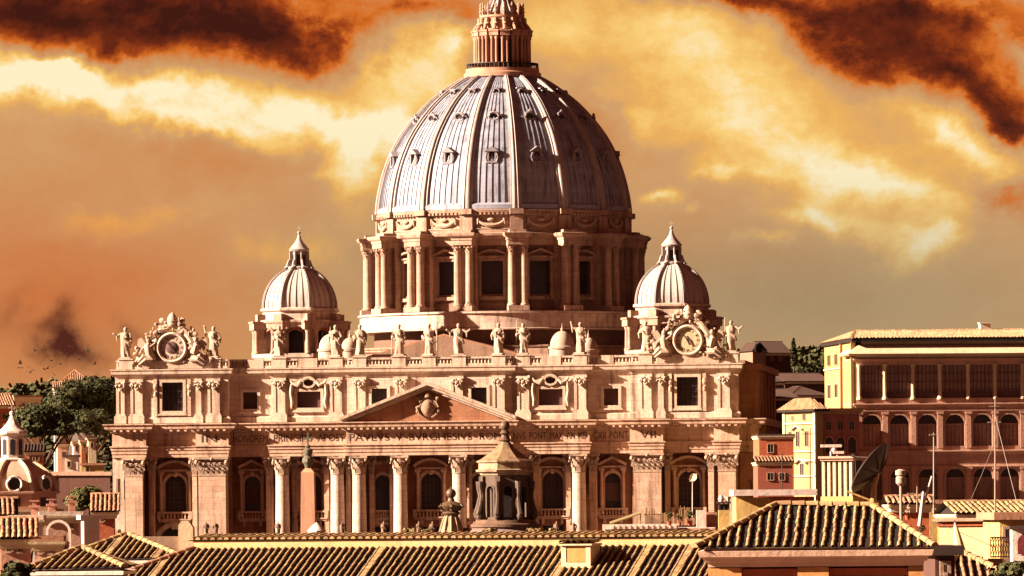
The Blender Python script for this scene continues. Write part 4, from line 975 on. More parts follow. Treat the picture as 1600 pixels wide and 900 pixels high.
# ================================================================== statues along the parapet
def statue_mesh(seed, arm, staff=None, H=5.4, wide=1.0):
    q = random.Random(seed); mb = MB()
    sway = q.uniform(-0.25, 0.25); tw = q.uniform(0, 6)
    rings = [(0.0, 0.95, 0.80), (0.12, 0.92, 0.78), (0.3, 0.86, 0.72), (0.5, 0.88, 0.70), (0.62, 0.92, 0.68), (0.72, 1.0, 0.66), (0.79, 1.02, 0.6), (0.83, 0.72, 0.48), (0.86, 0.30, 0.30), (0.89, 0.24, 0.26)]
    n = 22; vs = []
    for f, rx, ry in rings:
        ox = sway*math.sin(f*PI)*1.2
        for i in range(n):
            a = 2*PI*i/n
            fold = 1 + (0.13*math.cos(5*a + tw + f*5) + 0.07*math.cos(9*a - tw*2 + f*9))*(1 - f)**0.5*(1 if f < 0.8 else 0)
            vs.append((ox + rx*wide*fold*math.cos(a), ry*fold*math.sin(a), f*H))
    mb.add(vs, [(j*n + i, j*n + (i+1) % n, (j+1)*n + (i+1) % n, (j+1)*n + i) for j in range(len(rings)-1) for i in range(n)], True)
    ox = sway*math.sin(0.9*PI)*1.2
    mb.ball((ox, -0.06, 0.935*H), (0.33, 0.36, 0.42), 10, 8); mb.ball((ox, -0.28, 0.905*H), (0.2, 0.18, 0.3), 7, 5); mb.ball((ox, 0.06, 0.955*H), (0.37, 0.38, 0.36), 9, 6)
    def A(sg, pts, rr=(0.3, 0.24, 0.16)):
        P = [(ox + sg*0.82*wide, 0, 0.79*H)] + [(ox + sg*p[0], p[1], p[2]*H) for p in pts]
        mb.tube(P, list(rr), 8); mb.ball(P[-1], 0.2, 7, 5)
        mb.tube([P[1], (P[1][0], P[1][1] + 0.1, P[1][2] - 0.9)], [0.26, 0.1], 6)
    DOWN = [(1.15, -0.1, 0.62), (0.85, -0.55, 0.55)]; UP = [(1.45, -0.2, 0.84), (1.65, -0.3, 1.02)]; OUT = [(1.5, -0.3, 0.72), (2.1, -0.5, 0.8)]; CHEST = [(1.15, -0.35, 0.62), (0.35, -0.75, 0.68)]; HIP = [(1.25, 0, 0.62), (0.75, -0.45, 0.5)]
    D = dict(d=DOWN, u=UP, o=OUT, c=CHEST, h=HIP)
    A(-1, D[arm[0]]); A(1, D[arm[1]])
    # cloak slung across
    mb.tube([(ox - 0.85*wide, -0.2, 0.76*H), (ox - 0.2, -0.72, 0.62*H), (ox + 0.7, -0.6, 0.48*H), (ox + 0.95, -0.1, 0.34*H)], [0.2, 0.26, 0.3, 0.2], 7)
    if staff == 'cross':
        mb.tube([(ox + 1.6, -0.3, 0.1*H), (ox + 1.65, -0.3, 1.25*H)], 0.09, 6); mb.tube([(ox + 1.0, -0.3, 1.1*H), (ox + 2.3, -0.3, 1.1*H)], 0.09, 6)
    elif staff == 'spear': mb.tube([(ox - 1.35, -0.5, 0.0), (ox - 1.0, -0.4, 1.12*H)], 0.08, 6)
    elif staff == 'saltire':
        mb.tube([(ox - 1.5, 0.35, 0.05*H), (ox + 1.5, 0.35, 0.95*H)], 0.17, 6); mb.tube([(ox + 1.5, 0.4, 0.05*H), (ox - 1.5, 0.4, 0.95*H)], 0.17, 6)
    elif staff == 'book': mb.box(ox - 0.75, ox - 0.15, -1.0, -0.75, 0.56*H, 0.74*H)
    elif staff == 'club': mb.tube([(ox + 1.3, -0.3, 0.0), (ox + 1.0, -0.45, 0.55*H)], [0.28, 0.12], 7)
    mb.box(-1.0, 1.0, -0.9, 0.9, -0.25, 0.02)
    return mb
ST = [(-55.6, 'oc', None, 'robed stone statue at the far left corner of the parapet, left of the dark clock'),
      (-39.4, 'uh', None, 'robed stone statue with one raised arm standing right of the dark faced clock'),
      (-27.5, 'dc', 'saltire', 'stone statue with leaning crossed beams in front of the left small dome'),
      (-17.1, 'cd', 'book', 'robed stone statue in front of the right columns of the left small dome'),
      (-12.7, 'dd', None, 'quiet robed stone statue below the far left edge of the great drum'),
      (-5.5, 'hc', 'spear', 'robed stone statue with a long spear, above left slope of the pediment'),
      (0.0, 'hu', 'cross', 'stone statue with raised arm and tall cross over the pediment peak'),
      (5.5, 'oo', None, 'stone statue with both arms spread wide, just right of the cross bearer'),
      (12.7, 'cc', 'book', 'robed stone statue with folded arms left of the pair under the drum middle'),
      (17.1, 'cd', 'spear', 'slender stone statue with spear, over the right end of the pediment'),
      (27.5, 'uc', None, 'stone statue with one arm up beside the small white cupola on the right'),
      (39.4, 'ch', 'club', 'stone statue leaning on a club left of the light faced clock'),
      (55.0, 'ho', 'spear', 'dark edged stone statue at the far right corner of the parapet')]
def to_world(lx, ly, z):
    return Vector((O0.x + lx*math.cos(TH) + ly*math.sin(TH), 1150 - lx*math.sin(TH) + ly*math.cos(TH), z))
for i, (x, arm, st, lab) in enumerate(ST):
    o = statue_mesh(100 + i*7, arm, st, wide=0.86).build('statue', STAT, None, to_world(x, ay(x) + 0.55, 45.66), (0, 0, -TH + rnd.uniform(-0.25, 0.25)))
    tag(o, lab, 'statue', 'statues along the basilica parapet')

# ================================================================== ground and hills
m = MB(); m.add([(-9000, -500, 0), (9000, -500, 0), (9000, 14000, 0), (-9000, 14000, 0)], [(0, 1, 2, 3)]); struct(m.build('ground', EARTH))
def hill_z(x, y):
    H = 47 + 6*math.sin(x*0.011 + 1.0) + 3*math.sin(x*0.037) if x < 20 else 57 + 2.0*math.sin(x*0.07) - 0.05*max(0, x - 60)
    t = min(1, max(0, (y - 1420) / 330)); t = t*t*(3 - 2*t)
    return H*t - 0.5 + 1.2*math.sin(x*0.09 + y*0.05)*t
m = MB(); xs = [-420 + 12*i for i in range(76)]; ys = [1400 + 25*i for i in range(40)]
m.add([(x, y, hill_z(x, y)) for y in ys for x in xs], [(j*76 + i, j*76 + i + 1, (j+1)*76 + i + 1, (j+1)*76 + i) for j in range(39) for i in range(75)], True)
struct(m.build('hill', HILLM))

# ================================================================== vegetation
def leaves(mb, q, c, rad, n, size, flatb=0.0, lobes=7):
    "leaf tufts through the volume of a few uneven lobes"
    c = Vector(c)
    L_ = []
    for i in range(lobes):
        a = q.uniform(0, 2*PI); d = q.uniform(0.25, 0.72)
        L_.append((Vector((math.cos(a)*d*rad[0], math.sin(a)*d*rad[1], q.uniform(-0.35, 0.5)*rad[2])), q.uniform(0.32, 0.52)))
    for i in range(n):
        lc, ls = q.choice(L_)
        while True:
            p = Vector((q.uniform(-1, 1), q.uniform(-1, 1), q.uniform(-1, 1)))
            if 0.35 < p.length < 1: break
        p = Vector((p.x*rad[0]*ls, p.y*rad[1]*ls, p.z*rad[2]*ls*1.25))
        if p.z < 0: p.z *= (1 - flatb)
        p = c + lc + p
        nn = (Vector((p.x - c.x - lc.x, p.y - c.y - lc.y, (p.z - c.z - lc.z)*1.6 + 0.3*rad[2])).normalized() + Vector((q.gauss(0, 1), q.gauss(0, 1), q.gauss(0, 1)))*0.28).normalized(); u = nn.orthogonal().normalized(); u = (u + nn.cross(u)*q.uniform(-2, 2)).normalized(); v = nn.cross(u)
        s = size*q.uniform(0.5, 1.3)
        mb.add([p - u*s - v*s*0.5, p + u*s - v*s*0.4, p + u*s*0.8 + v*s*0.6, p - u*s*0.7 + v*s*0.5], [(0, 1, 2, 3)])
def pine(px, py, Y, wpx, hpx, label, seed, trunkx=0, n=5200):
    q = random.Random(seed); k = Y/F; c = W(px, py, Y); base = W(px + trunkx, py, Y)
    t = thing('pine_tree', label, 'tree', (base.x, Y, 0), 0, 'umbrella pines left of the basilica')
    rx, rz_ = wpx*k/2, hpx*k/2
    tr = MB(); h = c.z - rz_*0.5; off = c.x - base.x
    tr.tube([(0, 0, 0), (off*0.2, 0, h*0.45), (off*0.55, 0.3, h*0.75), (off*0.8, 0.2, h)], [0.62, 0.48, 0.40, 0.28], 9)
    for i in range(7):
        a = 2*PI*i/7 + q.uniform(-0.3, 0.3); tr.tube([(off*0.6, 0.3, h*q.uniform(0.74, 0.86)), (off*0.8 + rx*0.35*math.cos(a), rx*0.35*math.sin(a), h*0.95), (off + rx*0.75*math.cos(a), rx*0.7*math.sin(a), h + rz_*0.4)], [0.26, 0.2, 0.08], 6)
    tr.build('trunk', BARK, t)
    cr_ = MB(); leaves(cr_, q, (off, 0, c.z), (rx, rx*0.8, rz_), int(n*3.0), 0.31, 0.6, 22); cr_.build('crown', LEAF, t)
pine(70, 664, 1080, 124, 66, 'low wide umbrella pine, front and leftmost of the dark pines', 3, -8)
pine(132, 630, 1185, 130, 84, 'tallest umbrella pine with rounded dark crown against the basilica corner', 5, 6, 6500)
pine(146, 664, 1178, 92, 54, 'umbrella pine right behind the basilica corner, lower crown than the tallest', 8, 4, 4200)
pine(101, 644, 1190, 80, 56, 'umbrella pine between the low wide one and the tallest one', 12, 0, 3400)
def bush(px, py, Y, wpx, hpx, label, seed, m=None, n=2200, cat='bush', size=0.3):
    q = random.Random(seed); k = Y/F; c = W(px, py, Y); rx, rz_ = wpx*k/2, hpx*k/2
    t = thing('round_tree' if cat == 'tree' else 'bush', label, cat, (c.x, Y, 0))
    tr = MB(); tr.tube([(0, 0, 0), (0.1, 0, c.z*0.6), (0, 0, c.z)], [0.3, 0.22, 0.1], 7)
    for i in range(5):
        a = 2*PI*i/5; tr.tube([(0, 0, c.z*0.75), (rx*0.5*math.cos(a), rx*0.4*math.sin(a), c.z)], [0.14, 0.05], 5)
    tr.build('trunk', BARK, t)
    cm = MB(); leaves(cm, q, (0, 0, c.z), (rx*1.2, rx, rz_*1.2), n, size, 0.2, 10); cm.build('crown', m or LEAFG, t)
bush(140, 782, 760, 76, 36, 'round clipped olive green tree below the brown garden wall', 21, None, 3800, 'tree', 0.26)
# far woods on the hills
def wood(name, label, px0, px1, Y0, Y1, n, seed):
    q = random.Random(seed); mb = MB()
    for i in range(n):
        Y = q.uniform(Y0, Y1); x = W(q.uniform(px0, px1), 700, Y).x; z = hill_z(x, Y); s = q.uniform(1.6, 3.6)
        for j in range(26):
            a = q.uniform(0, 2*PI); r = s*q.uniform(0.2, 1.0); p = Vector((x + r*math.cos(a), Y + r*math.sin(a), z + s*q.uniform(0.1, 1.75)))
            u = Vector((q.gauss(0, 1), q.gauss(0, 1), q.gauss(0, 1))).normalized(); v = u.orthogonal().normalized(); w_ = q.uniform(0.5, 1.0)
            mb.add([p - u*w_ - v*w_*0.6, p + u*w_ - v*w_*0.5, p + u*w_*0.8 + v*w_*0.7, p - u*w_*0.8 + v*w_*0.6], [(0, 1, 2, 3)])
    o = mb.build(name, LEAF); tag(o, label, 'trees', None, 'stuff')
wood('hill_wood', 'dark wood covering the far hill at the left edge', -40, 190, 1440, 1800, 560, 31)
wood('hill_wood', 'dark wooded hillside between basilica and yellow palace', 1150, 1330, 1420, 1800, 800, 33)
def cypress(px, py, Y, label, h=7.0):
    c = W(px, py, Y); q = random.Random(int(px)); t = thing('cypress_tree', label, 'tree', (c.x, Y, c.z - h))
    a = MB(); a.tube([(0, 0, -4), (0, 0, h*0.6)], [0.3, 0.1], 6); a.build('trunk', BARK, t)
    b = MB()
    for i in range(500):
        f = q.random(); r = 1.25*(1 - f)**0.6*q.uniform(0.3, 1)*(0.5 + min(1, f*4)*0.5); g = q.uniform(0, 2*PI); p = Vector((r*math.cos(g), r*math.sin(g), f*h))
        u = Vector((q.gauss(0, 1), q.gauss(0, 1), q.gauss(0, 1))).normalized(); v = u.orthogonal().normalized(); s = 0.32
        b.add([p - u*s, p + v*s, p + u*s, p - v*s], [(0, 1, 2, 3)])
    b.build('crown', LEAF, t)
cypress(1240, 529, 1640, 'small dark cypress rising above the hill ridge right of basilica')

# ================================================================== houses
def tiled_face(tb, bb, poly, down, spacing=0.26, r=0.085, tl=0.42, seed=0, lift=0.0, flatcols=0.0, cap=False):
    "rows of barrel tiles running down a planar roof face (poly: convex world/local polygon)"
    q = random.Random(seed); P = [Vector(p) for p in poly]; down = Vector(down).normalized()
    nrm = Vector((0, 0, 0))
    for i in range(len(P)): nrm += (P[i] - P[0]).cross(P[(i+1) % len(P)] - P[0])
    nrm.normalize(); 
    if nrm.z < 0: nrm = -nrm
    down = (down - nrm*down.dot(nrm)).normalized(); e = nrm.cross(down).normalized()
    bb.add([p - nrm*0.02 for p in P], [tuple(range(len(P)))])
    E = [(p - P[0]).dot(e) for p in P]; D = [(p - P[0]).dot(down) for p in P]
    x = min(E) + spacing*0.5
    while x < max(E):
        ts = []
        for i in range(len(P)):
            a, b = E[i], E[(i+1) % len(P)]
            if (a - x)*(b - x) < 0: f = (x - a)/(b - a); ts.append(D[i] + (D[(i+1) % len(P)] - D[i])*f)
        if len(ts) == 2 and abs(ts[0] - ts[1]) > 0.1:
            t0, t1 = min(ts), max(ts)
            t = t1; jit = q.uniform(-0.012, 0.012)*spacing/0.26
            while t > t0 + 0.05:
                ta = max(t0, t - tl*1.08); k = 6
                wob = q.uniform(-0.018, 0.018)*spacing/0.26
                vs = []
                for tt, rr, hh in ((ta, r*0.96, 0.0), (t, r*1.03, 0.012*spacing/0.26)):
                    for j in range(k + 1):
                        g = PI*j/k; vs.append(P[0] + e*(x + jit + wob - rr*math.cos(g)) + down*tt + nrm*(lift + hh + rr*math.sin(g)))
                tb.add(vs, [(j, j+1, k+2+j, k+1+j) for j in range(k)], True)
                if cap: tb.add(vs[k+1:], [tuple(range(k+1))])
                t -= tl*q.uniform(0.94, 1.06)
        if q.random() < flatcols and len(ts) == 2 and abs(ts[0] - ts[1]) > 0.1:      # a channel patched flush with newer tiles
            t = max(ts)
            while t > min(ts) + 0.05:
                ta = max(min(ts), t - tl*1.02); xx = x + spacing/2; hw_ = spacing*0.34
                c_ = [P[0] + e*(xx + sg*hw_) + down*tt + nrm*hh for tt, hh in ((ta, r*0.5), (t, r*0.85)) for sg in (-1, 1)]
                c_ += [P[0] + e*(xx + sg*hw_) + down*t + nrm*r*0.4 for sg in (-1, 1)]
                tb.add(c_, [(0, 1, 3, 2), (2, 3, 5, 4)]); t -= tl*q.uniform(0.5, 0.6)
        x += spacing
def ridge_tiles(tb, a, b, r=0.12, tl=0.42):
    a, b = Vector(a), Vector(b); d = b - a; n = max(1, int(d.length/tl)); t = d.normalized(); s = t.cross(Vector((0, 0, 1))).normalized(); up = s.cross(t)
    for i in range(n):
        p0 = a + d*(i/n); p1 = a + d*((i + 1.06)/n); k = 6; vs = []
        for p, rr in ((p0, r*0.9), (p1, r*1.1)):
            for j in range(k+1):
                g = PI*j/k; vs.append(p + s*rr*math.cos(g) + up*(rr*math.sin(g)))
        tb.add(vs, [(j, j+1, k+2+j, k+1+j) for j in range(k)], True); tb.add(vs[k+1:], [tuple(range(k+1))])
def window(root, x, z, w, h, y=0.0, side=None, fm=None, M=None):
    g = MB(); f = MB()
    if M is not None: g.M = M; f.M = M
    g.box(x - w/2, x + w/2, y - 0.02, y + 0.05, z, z + h)
    o = g.build('window', GLASS, root)
    t = 0.09
    f.box(x - w/2 - t, x - w/2 + 0.02, y - 0.1, y + 0.04, z - t, z + h + t); f.box(x + w/2 - 0.02, x + w/2 + t, y - 0.1, y + 0.04, z - t, z + h + t)
    f.box(x - w/2 + 0.02, x + w/2 - 0.02, y - 0.097, y + 0.04, z + h - 0.02, z + h + t); f.box(x - w/2 + 0.02, x + w/2 - 0.02, y - 0.15, y + 0.04, z - t, z + 0.02)
    f.box(x - 0.035, x + 0.035, y - 0.06, y - 0.021, z, z + h)
    f.build('window_frame', fm or mat('worn_frame', (0.34, 0.22, 0.15)), o)
def house(label, px0, px1, py, Y, depth, wall, roof='flat', rm=None, rz=0.0, wins=(), name='house', pitch=0.35, leftwins=(), chim=None, cornice=True, over=0.4, rh=None, spacing=0.5):
    "px0..px1: width of the front; py: top of the wall; wins: (px, py_bottom, w_px, h_px) on the front"
    a, b = W(px0, py, Y), W(px1, py, Y); k = Y/F
    w = (b.x - a.x)/math.cos(rz); h = (a.z + b.z)/2
    t = thing(name, label, 'house', (a.x, Y, 0), rz)
    m = MB(); m.box(0, w, 0, depth, 0, h); m.build('wall', wall, t)
    if cornice:
        c = MB(); c.sweep([(0, depth), (0, 0), (w, 0), (w, depth)], [(0, h - 0.55), (0.12, h - 0.5), (0.16, h - 0.3), (0.32, h - 0.15), (0.34, h - 0.02), (-0.1, h + 0.004)]); c.build('cornice', CREAM, t)
    rm = rm or TILER
    if roof == 'flat':
        r = MB(); r.box(-0.25, w + 0.25, -0.25, depth + 0.25, h + 0.006, h + 0.3); rt = r.build('roof', rm, t)
    else:
        rise = (rh if rh else depth/2*pitch); o = over; tb, bb = MB(), MB()
        if roof == 'gable':       # ridge parallel to the front
            tiled_face(tb, bb, [(-o, -o, h + 0.02), (w + o, -o, h + 0.02), (w + o, depth/2, h + rise), (-o, depth/2, h + rise)], (0, -1, -0.3), spacing, spacing*0.36, 0.7, 1)
            bb.add([(-o, depth + o, h + 0.02), (w + o, depth + o, h + 0.02), (w + o, depth/2, h + rise), (-o, depth/2, h + rise)], [(0, 1, 2, 3)])
            for x in (0.001, w - 0.001): bb.add([(x, 0, h), (x, depth, h), (x, depth/2, h + rise - 0.1)], [(0, 1, 2)])
            ridge_tiles(tb, (-o, depth/2, h + rise), (w + o, depth/2, h + rise), spacing*0.45, 0.7)
        elif roof == 'end':       # gable end to the front
            for sg, x0 in ((-1, -o), (1, w + o)):
                tiled_face(tb, bb, [(x0, -o, h), (x0, depth, h), (w/2, depth, h + rise), (w/2, -o, h + rise)], (sg, 0, -0.3), spacing, spacing*0.36, 0.7, 2)
            g = MB(); g.prism([(0, h), (w, h), (w/2, h + rise - 0.08)], 0.003, 0.4); g.build('gable', wall, t)
        else:                      # hip
            q = min(w, depth)/2; y0 = depth/2; x0, x1 = (q, w - q) if w >= depth else (w/2, w/2)
            ya, yb = (y0, y0) if w >= depth else (q, depth - q)
            A, B_, C_, D_ = (-o, -o, h), (w + o, -o, h), (w + o, depth + o, h), (-o, depth + o, h)
            RA, RB = (x0, ya, h + rise), (x1, yb, h + rise)
            if w >= depth:
                faces = [([A, B_, RB, RA], (0, -1, -0.3)), ([D_, A, RA], (-1, 0, -0.3)), ([B_, C_, RB], (1, 0, -0.3)), ([C_, D_, RA, RB], (0, 1, -0.3))]
            else:
                faces = [([A, B_, RA], (0, -1, -0.3)), ([D_, A, RA, RB], (-1, 0, -0.3)), ([B_, C_, RB, RA], (1, 0, -0.3)), ([C_, D_, RB], (0, 1, -0.3))]
            for i, (pl, dn) in enumerate(faces): tiled_face(tb, bb, pl, dn, spacing, spacing*0.36, 0.7, i)
            for p, r_ in ((A, RA), (B_, RA if w < depth else RB)): ridge_tiles(tb, r_, p, spacing*0.45, 0.7)
            ridge_tiles(tb, RA, RB, spacing*0.45, 0.7)
        rt = bb.build('roof', TILEB, t); tb.build('roof_tiles', rm, rt)
    for px, pyb, ww, hh in wins:
        p = W(px, pyb, Y); window(t, (p.x - a.x)/math.cos(rz), p.z, ww*k, hh*k, -0.005)
    for d, pyb, ww, hh in leftwins:      # on the left flank: distance along depth
        z = W(px0, pyb, Y).z
        M = Matrix.Rotation(R(-90), 4, 'Z'); window(t, -d, z, ww, hh*k, -0.005, M=M)
    if chim:
        for cx_, cy_, cw, ch in chim:
            c = MB(); c.box(cx_, cx_ + cw, cy_, cy_ + cw, h - 0.2, h + ch); c.box(cx_ - 0.12, cx_ + cw + 0.12, cy_ - 0.12, cy_ + cw + 0.12, h + ch, h + ch + 0.15)
            c.box(cx_ + 0.1, cx_ + cw - 0.1, cy_ + 0.1, cy_ + cw - 0.1, h + ch + 0.15, h + ch + 0.4); c.box(cx_ - 0.08, cx_ + cw + 0.08, cy_ - 0.08, cy_ + cw + 0.08, h + ch + 0.4, h + ch + 0.5); c.build('chimney', OCHRE if cw > 0.7 else BRICKR, t)
    return t
DARKW = mat('shade_brown_plaster', (0.07, 0.03, 0.022), streak=0.4)  # brown darkened to carry the shade these houses stand in
# left: hill houses and the quarter under the pines
house('long pale house with reddish roof on the hilltop behind the birds', 96, 140, 598, 1500, 12, WHITE, 'hip', TILER, 0.1, [(104, 598, 4, 5), (113, 598, 4, 5), (122, 598, 4, 5), (131, 598, 4, 5)], rh=3)
house('tiny white house on the hilltop left of the long pale house', 85, 97, 606, 1490, 8, WHITE, 'gable', TILER, 0.1, [(91, 606, 3, 4)])
house('yellow and orange villa with dark windows behind the low wide pine', 22, 62, 620, 1290, 14, CREAM, 'flat', TILER, R(30), [(46, 640, 5, 10), (56, 640, 5, 10), (36, 640, 5, 10)], leftwins=[(5, 640, 2, 10), (10, 640, 2, 10)])
house('orange house cut off by the left edge, below the hill wood', -25, 21, 634, 1240, 14, RED, 'gable', TILER, R(12), [(6, 655, 6, 9), (-8, 655, 6, 9)])
house('red house with dark roof half hidden under the low wide pine', 40, 66, 706, 1010, 10, RED, 'gable', DROOF, 0.05, [(48, 720, 5, 8), (58, 720, 5, 8)], rh=1.2)
house('orange house with pale gable end seen between the pine trunks', 90, 106, 694, 1130, 10, PINK, 'end', TILER, 0.1, [(100, 715, 6, 9)], rh=1.6)
house('narrow white house beside the red one under the tallest pine', 115, 124, 692, 1120, 8, WHITE, 'flat', TILER, 0.1, [(120, 705, 4, 8)])
house('slim red house under the tallest pine beside the basilica corner', 127, 134, 690, 1110, 8, RED, 'flat', TILER, 0.1, [(132, 700, 4, 8)])
house('pale green fronted house deepest in the pine shade', 138, 150, 684, 1130, 8, CREAM, 'flat', DROOF, 0.1, [(144, 700, 4, 8)])
house('low yellow shed at the foot of the pines', 128, 162, 727, 860, 6, OCHRE, 'flat', TILER, 0.06, [(137, 738, 5, 7)], cornice=False)
house('grey round backed hut with flat top left of the yellow shed', 101, 122, 714, 870, 6, WHITE, 'flat', DARKW, 0.05, [(108, 730, 5, 9)], cornice=False)
t = thing('garden_wall', 'long brown garden wall with pale coping below the pine houses', 'wall', (0, 0, 0))
a, b = W(72, 743, 830), W(172, 743, 829.5)
m = MB(); m.add([(a.x, a.y, 0), (b.x, b.y, 0), (b.x, b.y, b.z), (a.x, a.y, a.z), (a.x, a.y + 1, 0), (b.x, b.y + 1, 0), (b.x, b.y + 1, b.z), (a.x, a.y + 1, a.z)], [(0,1,2,3), (1,5,6,2), (5,4,7,6), (4,0,3,7), (3,2,6,7)]); m.build('wall', mat('garden_brick', (0.13, 0.055, 0.038), streak=0.5), t)
m = MB(); m.add([(a.x - .2, a.y - .2, a.z), (b.x + .2, b.y - .2, b.z), (b.x + .2, b.y + 1.2, b.z), (a.x - .2, a.y + 1.2, a.z), (a.x - .2, a.y - .2, a.z + .5), (b.x + .2, b.y - .2, b.z + .5), (b.x + .2, b.y + 1.2, b.z + .5), (a.x - .2, a.y + 1.2, a.z + .5)], [(0,3,2,1), (4,5,6,7), (0,1,5,4), (1,2,6,5), (2,3,7,6), (3,0,4,7)]); m.build('coping', PINK, t)

# small domed church at the left edge
Y = 640; k = Y/F; c = W(20, 800, Y)
t = thing('church', 'pale ribbed church dome with slim white lantern at the left edge', 'church', (c.x, Y, 0), 0.12)
def zp(py): return W(20, py, Y).z
D0 = zp(768)
m = MB(); m.lathe([(5.2, 0), (5.2, zp(800)), (5.5, zp(799)), (5.5, zp(796)), (4.7, zp(795)), (4.7, zp(773)), (5.1, zp(771)), (5.1, D0), (4.5, D0 + 0.05)], 0, 0, 8, False, ph=PI/8); m.build('wall', PINK, t)
PR = fine([(4.65, D0), (4.45, D0 + 0.8), (3.9, D0 + 1.7), (3.0, D0 + 2.45), (2.1, D0 + 2.9), (1.5, D0 + 3.1)])
m = MB(); m.lathe(PR, 0, 0, 8, False, ph=PI/8); m.s = [False]*len(m.f); dm = m.build('dome', PINK, t)
for i in range(8):
    r_ = MB(); rib_mesh(r_, PR, PI/8 + 2*PI*i/8, 0.25, 0.14, 0.28, 0.2, 0, 0); r_.build('rib', CREAM, dm)
    d = MB(); d.M = Matrix.Rotation(2*PI*i/8, 4, 'Z'); d.lathe([(0.001, 0), (0.001, 0.001)], n=3)
    A = [2*PI*j/14 for j in range(15)]; d.tube([(0.75*math.cos(a), -4.55, D0 + 0.75 + 0.75*math.sin(a)) for a in A], 0.16, 6); d.prism([(0.75*math.cos(a), D0 + 0.75 + 0.75*math.sin(a)) for a in A[:14]], -4.5, -2.5); d.build('dormer', WHITE, dm)
    g = MB(); g.M = d.M; g.add([(0.6*math.cos(a), -4.52, D0 + 0.75 + 0.6*math.sin(a)) for a in A[:14]], [tuple(range(14))]); g.build('dormer_opening', GLASS, dm)
    w = MB(); w.M = d.M; w.box(-0.6, 0.6, -4.42, -4.36, zp(792), zp(778)); w.build('window', GLASS, t)
L0 = D0 + 3.0
m = MB(); m.lathe([(1.7, L0), (1.8, L0 + 0.25), (1.35, L0 + 0.35), (1.2, L0 + 0.4), (1.2, zp(682)), (1.5, zp(680)), (1.65, zp(677)), (1.6, zp(674)), (1.15, zp(670)), (0.75, zp(664)), (0.4, zp(657)), (0.22, zp(651)), (0.14, zp(648))], 0, 0, 8, False, ph=PI/8)
m.ball((0, 0, zp(646)), 0.26, 8, 6); m.box(-0.05, 0.05, -0.05, 0.05, zp(645), zp(632)); m.box(-0.35, 0.35, -0.04, 0.04, zp(638), zp(636.5)); lt = m.build('lantern', WHITE, t)
for i in range(8):
    g = MB(); g.M = Matrix.Rotation(2*PI*i/8, 4, 'Z'); g.add([(x, -1.13, z) for x, z in arch(0, 0.26, L0 + 0.7, zp(690), 8)], [tuple(range(11))]); g.build('lantern_opening', GLASS, lt)
# jumble of roofs bottom left
house('pale flat roofed block with a blank white front at lower left', 18, 62, 812, 420, 8, WHITE, 'flat', WHITE, 0.05, [(30, 835, 7, 12)], chim=[(1.2, 3, 0.5, 0.8)], name='house')
house('pink terrace house with a dark arched opening at lower left', 66, 124, 806, 440, 9, PINK, 'flat', WHITE, 0.1, [(112, 826, 6, 9)], chim=[(0.5, 3, 0.5, 0.7), (2.0, 5, 0.45, 0.9)], name='house')
house('white block with lit left side just behind the hipped tile roof', 131, 155, 812, 400, 1.0, WHITE, 'flat', WHITE, R(14), [], cornice=False)
house('reddish low house with a brown roof between white block and basilica', 148, 178, 800, 500, 8, RED, 'gable', TILER, 0.05, [(160, 815, 5, 7)], spacing=0.35)
house('small cream house with tiled gable at far lower left', -12, 20, 806, 450, 7, CREAM, 'gable', TILER, 0.1, [(2, 826, 6, 9)], spacing=0.35)
house('rust brown house low in the jumble at the left edge', 2, 48, 842, 330, 6, BRICKR, 'gable', TILER, 0.08, [(14, 862, 8, 11), (32, 862, 8, 11)], spacing=0.3)
house('pink house with shuttered windows left of the hipped tile roof', 54, 92, 846, 330, 6, PINK, 'flat', TILER, 0.05, [(64, 864, 7, 10), (80, 864, 7, 10)])
pa = W(92, 832, 438)
m = MB(); m.M = Matrix.Translation((pa.x, 437.6, pa.z)); arch_ring(m, 0, 0.7, 0.18, -1.4, 0.0, -0.1, 0.12); tag(m.build('arch_frame', WHITE), 'small white arch frame on the pink terrace house at lower left', 'arch')
bush(40, 846, 400, 50, 26, 'pale scruffy roof garden bush among the lower left houses', 41, mat('dry_leaves', (0.34, 0.22, 0.14), bump=0), 700, size=0.16)
bush(82, 856, 390, 44, 22, 'dry reddish bush just left of the hipped tile roof', 43, mat('dry_leaves2', (0.28, 0.14, 0.09), bump=0), 600, size=0.15)
bush(24, 893, 150, 56, 26, 'dark leafy bush in the bottom left corner', 45, LEAF, 1500, size=0.09)
house('brown brick house with flat dark top under the small church dome', -6, 80, 797, 560, 10, BRICKR, 'flat', TILER, 0.06, [(10, 815, 7, 10), (40, 815, 7, 10), (64, 815, 7, 10)])

# ================================================================== palace on the right
PZ = R(6)
Y = 1100; a = W(1337, 560, Y); k = Y/F
t = thing('palace', 'long red brick palace with three storeys of arched loggias at right edge', 'palace', (a.x, Y, 0), PZ)
def lx(px):      # local x on the palace front for a photo column
    kk = (px - 800)/F; return (kk*Y - a.x)/(math.cos(PZ) - kk*math.sin(PZ))
def lz(py, px=1450):
    return W(px, py, Y + lx(px)*math.sin(PZ)).z
w = lx(1660)
Z0, Z1, Z2, Z3, Z4 = lz(786), lz(704), lz(630), lz(560), lz(543)
m = MB()
A1 = [1363, 1406.5, 1450, 1493, 1536, 1578, 1621]; hw = 15.5*k/math.cos(PZ)*0.97
holes = [arch(lx(p), hw, lz(781), lz(747), 10) for p in A1] + [arch(lx(p), hw, lz(697), lz(663), 10) for p in A1]
edges = [1344, 1384, 1428, 1470, 1514, 1556, 1599, 1640]
for e0, e1 in zip(edges, edges[1:]): holes.append(rect(lx(e0 + 3), lx(e1 - 3), lz(622), lz(570)))
m.panel(rect(0, w, 0, Z3 + 0.3), holes, 0, 1.6)
m.box(0.0, w, 1.62, 32, 0, Z3 - 0.1); 
m.build('wall', PALW, t)
m = MB()
